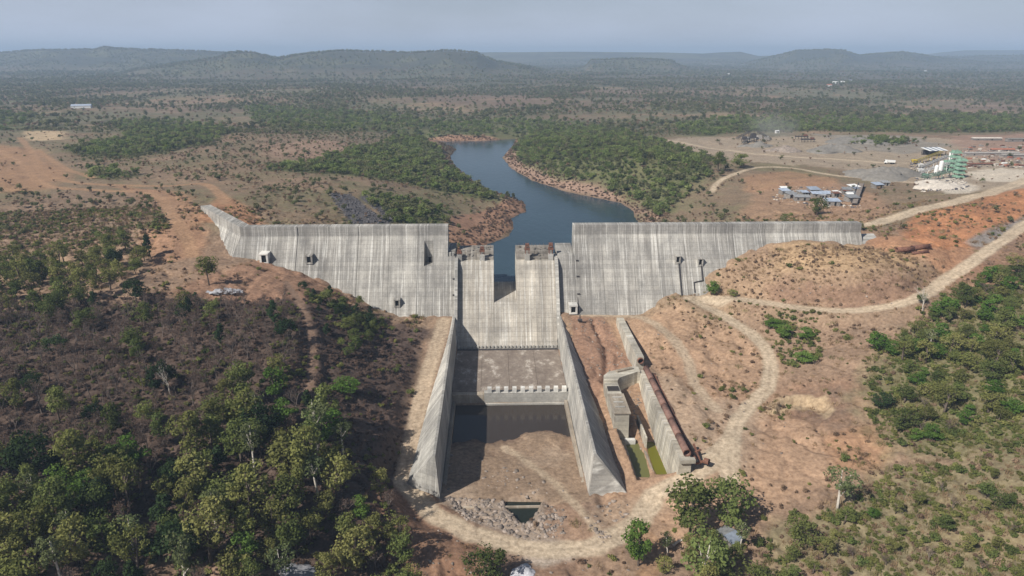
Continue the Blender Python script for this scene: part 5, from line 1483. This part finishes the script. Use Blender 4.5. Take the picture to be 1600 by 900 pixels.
def heap(name, px, py, rx, ry, h, m, label, cat, seed, stones_=False):
    x, y, z = G1(px, py)
    n, k = 40, 12
    V = []; F = []
    r = np.random.default_rng(seed)
    for j in range(k + 1):
        t = j / k
        for i in range(n):
            a = 2 * math.pi * i / n
            wob = 1 + 0.18 * math.sin(a * 3 + seed) + 0.10 * math.sin(a * 5 + 2 * seed) + r.normal() * 0.04
            rad = (1 - t) * wob
            xx, yy = math.cos(a) * rx * rad, math.sin(a) * ry * rad
            nz_ = float(fbm(np.array([xx + seed * 50]), np.array([yy]), rx * 0.45, 4, seed, 0.6)[0])
            V.append((xx, yy, max(h * (1 - (1 - t) ** 1.25) * (1 + 0.75 * nz_), 0.02) - 1.2 * (j == 0)))
    for j in range(k):
        for i in range(n):
            F.append((j * n + i, j * n + (i + 1) % n, (j + 1) * n + (i + 1) % n, (j + 1) * n + i))
    me_ = np_mesh(name, np.array(V), np.array(F), m, False)
    o = link(name, me_, None, None, (x, y, z))
    return tag(o, label, cat)
heap('gravel_stockpile', 1385, 277, 22, 16, 7.5, 'gravel_grey', 'large grey gravel stockpile in front of the batching plant', 'stockpile', 1)
heap('gravel_stockpile', 1345, 272, 12, 10, 4.0, 'gravel_grey', 'small grey gravel stockpile joining the big one by the access track', 'stockpile', 2)
heap('gravel_stockpile', 1300, 236, 22, 15, 5.5, 'gravel_grey', 'broad grey gravel heap beyond the pale quarry yard', 'stockpile', 3)
heap('gravel_stockpile', 1340, 222, 30, 18, 5.0, 'gravel_grey', 'long dark grey gravel heap behind the row of bushes', 'stockpile', 4)
heap('earth_heap', 1225, 236, 16, 9, 4.5, 'stone', 'brown earth heap in front of the crusher', 'heap', 5)
heap('earth_heap', 1183, 229, 14, 8, 4.0, 'gravel_grey', 'grey crushed stone heap under the crusher conveyors', 'heap', 6)
heap('white_rubble_heap', 1478, 294, 15, 9, 3.0, 'white_rubble', 'sprawling heap of white concrete spoil below the batching plant', 'heap', 7)
heap('white_rubble_heap', 1455, 287, 9, 6, 2.4, 'white_rubble', 'smaller pale spoil heap beside the green towers', 'heap', 8)
heap('ash_heap', 458, 893, 5.0, 3.6, 1.4, 'tarp_grey', 'pale grey ash heap in the clearing at the foot of the wood', 'heap', 9)
heap('ash_heap', 818, 893, 3.0, 2.2, 1.0, 'tarp_grey', 'small whitish ash heap in the tree shadow below the road', 'heap', 10)

# heap of grey sheets on the hill
x, y, z = G1(352, 458)
sh = empty('sheet_pile', (x, y, z), 'low pile of silver grey roofing sheets on the bare hilltop', 'pile')
for k in range(26):
    a = random.uniform(0, 6.28); q = random.random() ** 0.6
    sx0, sy0 = math.cos(a) * 5.2 * q, math.sin(a) * 2.4 * q
    hh = 1.3 * (1 - q * 0.8)
    b = MB(); w, d = random.uniform(0.9, 1.9), random.uniform(0.5, 1.0); t0, t1 = random.uniform(-.3, .3), random.uniform(-.3, .3)
    ca_, sa_ = math.cos(a * 3), math.sin(a * 3)
    pts = [(ca_ * i - sa_ * j, sa_ * i + ca_ * j, t0 * i + t1 * j) for i, j in ((-w, -d), (w, -d), (w, d), (-w, d))]
    b.prism([(sx0 + p[0], sy0 + p[1], max(hh + p[2], 0.0) - 0.1) for p in pts], [(sx0 + p[0], sy0 + p[1], max(hh + p[2], 0.0) + 0.06) for p in pts])
    b.build('sheet', 'tarp_grey', sh)

def gable_house(name, px, py, w, d, h, rh, rz, wall_m, roof_m, label, cat, group=None, door=True, mono=False):
    x, y, z = G1(px, py)
    root = empty(name, (x, y, z - 0.15), label, cat, group, rz)
    MB().box(-w / 2, w / 2, -d / 2, d / 2, 0, h).build('wall', wall_m, root)
    o = 0.35
    if mono:
        MB().prism([(-w / 2 - o, -d / 2 - o, h + 0.02), (w / 2 + o, -d / 2 - o, h + 0.02), (w / 2 + o, d / 2 + o, h + rh), (-w / 2 - o, d / 2 + o, h + rh)],
                   [(-w / 2 - o, -d / 2 - o, h + 0.14), (w / 2 + o, -d / 2 - o, h + 0.14), (w / 2 + o, d / 2 + o, h + rh + 0.12), (-w / 2 - o, d / 2 + o, h + rh + 0.12)]).build('roof', roof_m, root)
    else:
        MB().poly([(-w / 2 - o, -d / 2 - o, h - 0.05), (w / 2 + o, -d / 2 - o, h - 0.05), (w / 2 + o, 0, h + rh), (-w / 2 - o, 0, h + rh), (w / 2 + o, d / 2 + o, h - 0.05), (-w / 2 - o, d / 2 + o, h - 0.05)],
                  [(0, 1, 2, 3), (3, 2, 4, 5), (0, 3, 5), (1, 4, 2)]).build('roof', roof_m, root)
    if door:
        MB().box(-0.5 + w * 0.15, 0.5 + w * 0.15, -d / 2 - 0.04, -d / 2 + 0.02, 0.1, min(2.1, h - 0.2)).build('door', 'dark_hole', root)
        MB().box(-w * 0.35, -w * 0.35 + 0.9, -d / 2 - 0.04, -d / 2 + 0.02, h * 0.4, h * 0.75).build('window', 'dark_hole', root)
    return root
SHACKS = [
 (1225, 303, 5.0, 4.0, 2.3, 0.8, 0.2, 'roof_blue', 'pale blue roofed shack at the end of the camp nearest the reservoir'),
 (1234, 309, 5.2, 4.2, 2.5, 0.9, 0.5, 'roof_grey', 'grey green roofed shack second from the reservoir end of the camp'),
 (1252, 313, 8.0, 4.0, 2.2, 0.7, -0.15, 'roof_grey', 'long low shack with dull grey roof and dark open front'),
 (1270, 302, 6.0, 5.0, 2.6, 1.0, 0.1, 'roof_blue', 'blue roofed shack at the back of the camp under the red bank'),
 (1281, 308, 9.5, 3.6, 2.3, 0.7, -0.05, 'roof_blue', 'long blue roofed shack in the middle of the camp'),
 (1299, 320, 7.0, 5.0, 2.4, 0.8, -0.1, 'roof_blue', 'pale roofed shack at the front of the camp beside the round tree'),
 (1330, 314, 6.0, 5.0, 2.5, 0.8, 0.05, 'roof_grey', 'grey roofed shack beside the foot of the conveyor'),
 (1333, 297, 5.5, 4.5, 2.3, 0.8, 0.3, 'white_paint', 'whitish roofed shack behind the conveyor'),
 (1322, 301, 4.5, 4.0, 2.2, 0.7, -0.3, 'roof_grey', 'small grey shack next to the whitish roofed one'),
 (1370, 294, 5.2, 4.4, 2.4, 0.8, 0.2, 'roof_blue', 'small blue roofed shack apart from the camp, along the track'),
 (1382, 290, 4.2, 3.6, 2.2, 0.7, 0.0, 'roof_grey', 'last small grey shack farthest along the track'),
]
for k, (px, py, w, d, h, rh, rz, rm, lab) in enumerate(SHACKS):
    gable_house('shack', px, py, w, d, h, rh, rz, 'shack_wall', rm, lab, 'shack', 'shacks of the workers camp', mono=True)

for k in range(16):
    t_ = k / 15
    px = 1228 + 112 * t_ + random.uniform(-4, 4); py = 300 + 8 * math.sin(t_ * 3.1) + random.uniform(-3.5, 9)
    rm = random.choice(['roof_blue', 'roof_grey', 'roof_grey', 'white_paint', 'rust'])
    nm = {'roof_blue': 'blue', 'roof_grey': 'grey', 'white_paint': 'white', 'rust': 'rusty brown'}[rm]
    gable_house('lean_to', px, py, random.uniform(2.4, 4.6), random.uniform(2.0, 3.4), random.uniform(1.6, 2.3), 0.6, random.uniform(-.5, .5), 'shack_wall', rm, 'tiny %s roofed lean-to squeezed between the shacks of the camp' % nm, 'lean-to', 'lean-tos of the workers camp, ' + nm, mono=True)

def gantry(name, p0, p1, z0, z1, w, m, label, cat, legs=3, belt='gravel_grey'):
    """an inclined conveyor: two side trusses, belt, rollers and trestle legs"""
    x0, y0, g0 = G1(*p0); x1, y1, g1 = G1(*p1)
    a = Vector((x0, y0, g0 + z0)); b = Vector((x1, y1, g1 + z1))
    root = empty(name, (x0, y0, g0), label, cat)
    d = (b - a); s = Vector((-d.y, d.x, 0)).normalized() * w / 2
    for sg in (-1, 1):
        t = MB(); off = s * sg
        t.bar(a + off, b + off, 0.28); t.bar(a + off + Vector((0, 0, 1.1)), b + off + Vector((0, 0, 1.1)), 0.22)
        n = max(4, int(d.length / 2.2))
        for i in range(n):
            q0 = a + d * (i / n) + off; q1 = a + d * ((i + 1) / n) + off
            t.bar(q0, q1 + Vector((0, 0, 1.1)), 0.13)
        part(t, 'side_truss', m, root)
    part(MB().poly([a - s + Vector((0, 0, .55)), a + s + Vector((0, 0, .55)), b + s + Vector((0, 0, .55)), b - s + Vector((0, 0, .55))], [(0, 1, 2, 3)]), 'belt', belt, root)
    for i in range(legs):
        q = a + d * ((i + 0.7) / legs)
        gq = float(gz_at(q.x, q.y)[0])
        t = MB()
        t.bar(q + s, Vector((q.x + s.x * 1.4, q.y + s.y * 1.4, gq - 0.2)), 0.24); t.bar(q - s, Vector((q.x - s.x * 1.4, q.y - s.y * 1.4, gq - 0.2)), 0.24)
        part(t, 'trestle_leg', m, root)
    return root
gantry('conveyor', (1334, 321), (1345, 292), 0.6, 1.6, 3.0, 'dark_steel', 'dark steel conveyor climbing behind the shack camp', 'conveyor', 3, 'stone')

# batching plant: green tiered towers, silos, white hoppers, yellow crane
def tier_tower(px, py, n_tier, w, th, label):
    x, y, z = G1(px, py)
    root = empty('green_tower', (x, y, z - 0.2), label, 'tower', 'tiered green towers of the batching plant')
    for sx_ in (-1, 1):
        for sy_ in (-1, 1):
            MB().bar((sx_ * w * .4, sy_ * w * .4, 0), (sx_ * w * .4, sy_ * w * .4, n_tier * th), 0.3).build('post', 'green_paint', root)
    for k in range(n_tier):
        z0 = 0.8 + k * th
        b = w * 0.62; t = w * 0.34
        MB().prism([(-b, -b, z0), (b, -b, z0), (b, b, z0), (-b, b, z0)], [(-t, -t, z0 + th * 0.55), (t, -t, z0 + th * 0.55), (t, t, z0 + th * 0.55), (-t, t, z0 + th * 0.55)]).build('tier_roof', 'green_paint', root)
        MB().box(-b * 0.8, b * 0.8, -b * 0.8, b * 0.8, z0 - 0.35, z0 - 0.1).build('tier_deck', 'white_paint', root)
tier_tower(1488, 268, 5, 4.6, 2.9, 'tall green tiered tower at the back of the batching plant')
tier_tower(1497, 278, 5, 4.4, 2.5, 'green tiered tower nearest the white spoil heap')
tier_tower(1478, 266, 3, 4.0, 2.4, 'short green tiered tower on the conveyor side of the batching plant')
def silo(px, py, r0, h, m, label):
    x, y, z = G1(px, py)
    root = empty('silo', (x, y, z - 0.2), label, 'silo', 'silos of the batching plant')
    MB().tube([(0, 0, 2.5), (0, 0, h), (0, 0, h + 0.7)], [r0, r0, r0 * 0.3], 14).build('tank', m, root)
    MB().tube([(0, 0, 0.8), (0, 0, 2.5)], [r0 * 0.25, r0], 14).build('hopper_cone', m, root)
    for a in range(4):
        q = a * 1.57 + 0.78
        MB().bar((math.cos(q) * r0, math.sin(q) * r0, 0), (math.cos(q) * r0, math.sin(q) * r0, 3.0), 0.22).build('leg', 'dark_steel', root)
silo(1468, 272, 1.3, 8.0, 'white_paint', 'white cement silo in the middle of the batching plant')
silo(1461, 275, 1.2, 6.5, 'white_paint', 'shorter white silo near the gravel stockpile')
silo(1483, 258, 1.4, 9.0, 'white_paint', 'white silo rising behind the tall green tower')
gantry('conveyor', (1436, 268), (1478, 258), 2.0, 6.0, 1.6, 'white_paint', 'white conveyor at the back of the batching plant', 'conveyor', 3)
gantry('conveyor', (1436, 274), (1480, 268), 1.5, 5.0, 1.6, 'white_paint', 'white conveyor in the middle of the batching plant', 'conveyor', 3)
gantry('conveyor', (1440, 281), (1490, 277), 1.2, 4.0, 1.8, 'green_paint', 'green conveyor at the front of the batching plant', 'conveyor', 3)
gantry('conveyor', (1428, 257), (1470, 247), 1.5, 4.2, 1.6, 'yellow_paint', 'yellow conveyor running up to the striped shed', 'conveyor', 3)
def hopper(px, py, w, m, label):
    x, y, z = G1(px, py)
    root = empty('hopper', (x, y, z - 0.2), label, 'hopper', 'hoppers of the batching plant')
    MB().prism([(-w * .3, -w * .3, 1.4), (w * .3, -w * .3, 1.4), (w * .3, w * .3, 1.4), (-w * .3, w * .3, 1.4)], [(-w / 2, -w / 2, 3.2), (w / 2, -w / 2, 3.2), (w / 2, w / 2, 3.2), (-w / 2, w / 2, 3.2)]).build('bin', m, root)
    for sx_ in (-1, 1):
        for sy_ in (-1, 1):
            MB().bar((sx_ * w * .42, sy_ * w * .42, 0), (sx_ * w * .42, sy_ * w * .42, 3.0), 0.2).build('leg', 'dark_steel', root)
hopper(1428, 256, 3.4, 'yellow_paint', 'yellow hopper at the foot of the yellow conveyor')
hopper(1438, 263, 3.4, 'white_paint', 'white hopper at the foot of the back conveyor')
hopper(1438, 271, 3.4, 'white_paint', 'white hopper between the two white conveyors')
hopper(1445, 279, 3.2, 'green_paint', 'green hopper at the end of the front conveyor')
# shed with striped roof
x, y, z = G1(1458, 243)
shed = empty('striped_shed', (x, y, z - 0.2), 'open shed with blue and white striped roof behind the batching plant', 'shed', None, 0.15)
for sx_ in (-7, 0, 7):
    for sy_ in (-4, 4):
        MB().bar((sx_, sy_, 0), (sx_, sy_, 4.4), 0.3).build('post', 'dark_steel', shed)
for k in range(7):
    x0 = -8 + k * 2.3
    MB().prism([(x0, -5, 4.4), (x0 + 2.28, -5, 4.4), (x0 + 2.28, 5, 5.8), (x0, 5, 5.8)], [(x0, -5, 4.5), (x0 + 2.28, -5, 4.5), (x0 + 2.28, 5, 5.9), (x0, 5, 5.9)]).build('roof_sheet', 'roof_blue' if k % 2 else 'white_paint', shed)
MB().box(-7, 7, 3.0, 3.2, 0, 4.3).build('back_panel', 'dark_steel', shed)
# sheds and materials in the store yard
LONG = [(1548, 243, 42, 4, 2.2, 'shack_wall', 'long dark low store shed in the red yard'), (1590, 246, 26, 4, 2.2, 'shack_wall', 'second dark store shed at the edge of the red yard'), (1541, 219, 26, 4, 2.0, 'white_rubble', 'long pale roofed shed at the far side of the yard'),
        (1590, 221, 20, 5, 2.4, 'gravel_grey', 'grey roofed shed at the far corner of the yard'), (1530, 258, 22, 1.6, 1.0, 'rust', 'low stack of rusty steel sections in the store yard'), (1566, 236, 18, 3, 1.6, 'red_roof', 'long red roofed lean-to among stacked materials')]
for px, py, w, d, h, rm, lab in LONG:
    gable_house('store_shed', px, py, w, d, h, 0.9, random.uniform(-.05, .05), 'shack_wall', rm, lab, 'shed', 'sheds of the store yard', door=True)
for k in range(70):                                      # stacked materials
    px, py = random.uniform(1500, 1598), random.uniform(226, 262)
    x, y, z = G1(px, py)
    w, d, h = random.uniform(1.2, 4.2), random.uniform(1, 2.4), random.uniform(0.5, 1.5)
    rm = random.choice(['white_rubble', 'rust', 'red_roof', 'shack_wall', 'white_paint', 'stone'])
    b = MB(); n_ = random.randint(2, 4)
    for j in range(n_):
        e = random.uniform(-.15, .15)
        b.box(-w / 2 + e, w / 2 + e, -d / 2 - e, d / 2 - e, j * h / n_ - 0.1 * (j == 0), (j + 0.86) * h / n_)
    o = b.build('material_stack', rm); o.location = (x, y, z); o.rotation_euler = (0, 0, random.uniform(-.4, .4))
    nm = {'white_rubble': 'pale grey', 'rust': 'rusty brown', 'red_roof': 'brick red', 'shack_wall': 'dark grey', 'white_paint': 'white', 'stone': 'tan'}[rm]
    tag(o, 'small %s stack of building material in the store yard' % nm, 'stack', 'stacked materials in the store yard, ' + nm)

# stone crusher in its dust
x, y, z = G1(1176, 222)
cr_root = empty('crusher', (x, y, z - 0.2), 'grey stone crusher tower standing in a cloud of dust', 'crusher')
for k, (dx, dy, w, h) in enumerate(((0, 0, 5, 8), (7, 3, 4, 6), (-7, 2, 4.4, 5), (13, 1, 4, 4.5))):
    MB().prism([(dx - w / 2, dy - w / 2, h * .45), (dx + w / 2, dy - w / 2, h * .45), (dx + w / 2, dy + w / 2, h * .45), (dx - w / 2, dy + w / 2, h * .45)], [(dx - w / 2.6, dy - w / 2.6, h), (dx + w / 2.6, dy - w / 2.6, h), (dx + w / 2.6, dy + w / 2.6, h), (dx - w / 2.6, dy + w / 2.6, h)]).build('crusher_housing', 'shack_wall' if k % 2 else 'dark_steel', cr_root)
    for sx_ in (-1, 1):
        for sy_ in (-1, 1):
            MB().bar((dx + sx_ * w * .45, dy + sy_ * w * .45, 0), (dx + sx_ * w * .45, dy + sy_ * w * .45, h * .5), 0.35).build('leg', 'dark_steel', cr_root)
gantry('conveyor', (1150, 218), (1172, 216), 0.8, 6.0, 1.6, 'dark_steel', 'dark conveyor feeding the crusher from the bare yard', 'conveyor', 3)
gantry('conveyor', (1205, 219), (1182, 216), 0.8, 6.0, 1.6, 'dark_steel', 'dark conveyor leaving the crusher towards the gravel heap', 'conveyor', 3)
gantry('conveyor', (1160, 226), (1178, 218), 0.8, 5.0, 1.6, 'dark_steel', 'dark conveyor in front of the crusher', 'conveyor', 2)
for px, py, lab in ((1170, 219, 'white cabin in front of the crusher tower'), (1182, 217, 'white cabin between the crusher housings'), (1197, 217, 'white cabin at the dusty end of the crusher'), (1214, 208, 'small white hut behind the crusher')):
    gable_house('site_cabin', px, py, 3.4, 2.6, 2.4, 0.4, 0.1, 'white_paint', 'white_paint', lab, 'cabin', 'white cabins of the crusher', mono=True)
for k, (px, py, lab) in enumerate(((1252, 217, 'dark trestle frame at the edge of the quarry yard'), (1262, 222, 'low dark screening machine on the pale yard'))):
    x, y, z = G1(px, py)
    root = empty('screening_machine', (x, y, z - 0.1), lab, 'machine')
    MB().box(-6, 6, -1.4, 1.4, 2.0, 2.7).build('deck', 'dark_steel', root)
    for i in range(5):
        MB().bar((-5.5 + i * 2.75, 0, 0), (-5.5 + i * 2.75, 0, 3.6), 0.3).build('leg', 'dark_steel', root)
    MB().box(2, 5, -1.0, 1.0, 2.71, 4.2).build('engine_housing', 'rust', root)
# parked machines
def truck(px, py, rz, m, label):
    x, y, z = G1(px, py)
    root = empty('tipper_truck', (x, y, z), label, 'truck', None, rz)
    MB().box(-1.2, 1.2, -3.6, 1.2, 1.0, 1.2).build('chassis', 'dark_steel', root)
    MB().prism([(-1.2, -3.5, 1.25), (1.2, -3.5, 1.25), (1.2, 1.0, 1.25), (-1.2, 1.0, 1.25)], [(-1.35, -3.8, 2.6), (1.35, -3.8, 2.6), (1.35, 1.1, 2.6), (-1.35, 1.1, 2.6)]).build('tipper_body', m, root)
    cab = MB().prism([(-1.15, 1.3, 0.8), (1.15, 1.3, 0.8), (1.15, 3.3, 0.8), (-1.15, 3.3, 0.8)], [(-1.1, 1.4, 2.8), (1.1, 1.4, 2.8), (1.1, 2.9, 2.8), (-1.1, 2.9, 2.8)]).build('cab', m, root)
    MB().prism([(-1.0, 3.22, 1.7), (1.0, 3.22, 1.7), (1.0, 3.0, 2.6), (-1.0, 3.0, 2.6)], [(-1.0, 3.26, 1.7), (1.0, 3.26, 1.7), (1.0, 3.04, 2.6), (-1.0, 3.04, 2.6)]).build('windscreen', 'dark_hole', cab)
    for yy in (-2.8, -1.4, 2.4):
        for sx_ in (-1, 1):
            MB().tube([(sx_ * 0.9, yy, 0.5), (sx_ * 1.25, yy, 0.5)], [0.52, 0.52], 12).build('wheel', 'dark_hole', root)
truck(1389, 256, 1.2, 'white_paint', 'white tipper truck on the pale yard above the gravel stockpile')
truck(1362, 276, 0.4, 'dark_steel', 'dark tipper truck parked against the gravel stockpile')

# steel pipes by the haul road
for px0, py0, px1, py1, r_p, lab in ((1400, 391, 1428, 390, 1.0, 'wide rusty steel pipe lying by the haul road, open end towards the dam'), (1424, 388, 1452, 386, 1.0, 'rusty steel pipe on top of the roadside stack'), (1424, 395, 1450, 392, 0.6, 'thin rusty pipe in front of the roadside stack')):
    a = G1(px0, py0 + 3); b = G1(px1, py1 + 3)
    root = empty('steel_pipe', (a[0], a[1], a[2]), lab, 'pipe', 'steel pipes stacked by the haul road')
    part(MB().pipe((a[0], a[1], a[2] + r_p * 0.95), (b[0], b[1], b[2] + r_p * 0.95), r_p, 0.1, 16), 'pipe_wall', 'rust', root, True)
    part(MB().pipe((b[0] - 0.3, b[1], b[2] + r_p * 0.95), (b[0], b[1], b[2] + r_p * 0.95), r_p * 1.12, 0.2, 16), 'flange', 'rust', root)
# tarp hut under the trees
x, y, z = G1(1138, 846)
hut = empty('tarp_hut', (x, y, z - 0.1), 'small hut with grey and blue tarp roof under the spreading trees', 'hut', None, 0.5)
MB().box(-1.6, 1.6, -2.4, 2.4, 0, 1.9).build('wall', 'shack_wall', hut)
MB().prism([(-2.0, -2.8, 1.95), (2.0, -2.8, 1.95), (2.0, 0, 2.5), (-2.0, 0, 2.5)], [(-2.0, -2.8, 2.05), (2.0, -2.8, 2.05), (2.0, 0, 2.6), (-2.0, 0, 2.6)]).build('tarp', 'roof_blue', hut)
MB().prism([(-2.0, 0.02, 2.5), (2.0, 0.02, 2.5), (2.0, 2.8, 1.95), (-2.0, 2.8, 1.95)], [(-2.0, 0.02, 2.6), (2.0, 0.02, 2.6), (2.0, 2.8, 2.05), (-2.0, 2.8, 2.05)]).build('tarp', 'roof_grey', hut)
# fallen log
a = G1(1052, 852); b = G1(1066, 845)
tag(MB().tube([(a[0], a[1], a[2] + .25), ((a[0] + b[0]) / 2, (a[1] + b[1]) / 2 + .1, (a[2] + b[2]) / 2 + .35), (b[0], b[1], b[2] + .3)], [0.3, 0.27, 0.2], 8).build('fallen_log', 'pale_bark'), 'pale fallen log on the ground beside the large spreading tree', 'log')

# village houses on the plain
for k, (px, py, w, rm, lab) in enumerate(((128, 169, 26, 'roof_blue', 'long bright blue roofed shed alone on the plain'), (1305, 131, 14, 'white_paint', 'white village house among trees on the far plain, nearest the wood edge'), (1316, 130, 12, 'white_paint', 'white village house in the middle of the far village'), (1328, 127, 13, 'roof_grey', 'grey roofed house at the back of the far village'),
        (1295, 135, 11, 'red_roof', 'small red roofed house at the front of the far village'), (1140, 117, 14, 'white_paint', 'tiny white house alone on the far plain'), (1445, 112, 14, 'white_paint', 'tiny white building below the far hills'))):
    gable_house('house', px, py, w, 9, 4.0, 2.2, random.uniform(-.3, .3), 'white_paint', rm, lab, 'house')

# dust over the crusher
x, y, z = G1(1196, 214)
m, nd, lk = mat('dust_air')
pv = nd.new('ShaderNodeVolumePrincipled')
pv.inputs['Color'].default_value = (0.95, 0.93, 0.90, 1); tc_ = nd.new('ShaderNodeTexCoord'); mp_ = nd.new('ShaderNodeMapping')
mp_.inputs['Location'].default_value = (-0.16, 0, -0.55); mp_.inputs['Scale'].default_value = (1 / 34, 1 / 24, 1 / 17)
lk.new(tc_.outputs['Object'], mp_.inputs['Vector'])
ln_ = nd.new('ShaderNodeVectorMath'); ln_.operation = 'LENGTH'; lk.new(mp_.outputs['Vector'], ln_.inputs[0])
nz_ = noise(nd, lk, tc_.outputs['Object'], 0.07, 4, 0.6)
fall_ = rng_map(nd, lk, ln_.outputs['Value'], 0.15, 0.95, 0.022, 0.0)
mm_ = N(nd, 'ShaderNodeMath', operation='MULTIPLY'); lk.new(fall_, mm_.inputs[0]); lk.new(rng_map(nd, lk, nz_, 0.35, 0.65, 0.1, 1.0), mm_.inputs[1])
lk.new(mm_.outputs[0], pv.inputs['Density'])
o_ = nd.new('ShaderNodeOutputMaterial'); lk.new(pv.outputs['Volume'], o_.inputs['Volume'])
db = MB(); n, k = 18, 9; r_ = np.random.default_rng(5)
V = []; F = []
for j in range(k + 1):
    ph = math.pi * j / k
    for i in range(n):
        a = 2 * math.pi * i / n
        wob = 1 + 0.16 * math.sin(3 * a + j) + 0.1 * math.sin(5 * a - 2 * j)
        V.append((math.sin(ph) * math.cos(a) * 36 * wob + (1 - math.cos(ph)) * 6, math.sin(ph) * math.sin(a) * 25 * wob, 9 - math.cos(ph) * 19))
for j in range(k):
    for i in range(n):
        F.append((j * n + i, j * n + (i + 1) % n, (j + 1) * n + (i + 1) % n, (j + 1) * n + i))
tag(link('dust', np_mesh('dust', np.array(V), np.array(F), 'dust_air', True), None, None, (x, y, z + 0.5)), 'pale dust drifting from the stone crusher', 'dust', None, 'stuff')
# ------------------------------------------------------------------ haze
hz = MB().box(-20000, 20000, -60, 17500, -8, 210)
m, nd, lk = mat('haze_air')
pv = nd.new('ShaderNodeVolumePrincipled')
pv.inputs['Color'].default_value = (0.58, 0.76, 1.0, 1)
pv.inputs['Density'].default_value = 0.00018
pv.inputs['Anisotropy'].default_value = 0.0
o_ = nd.new('ShaderNodeOutputMaterial'); lk.new(pv.outputs['Volume'], o_.inputs['Volume'])
tag(hz.build('haze', 'haze_air'), kind='stuff')
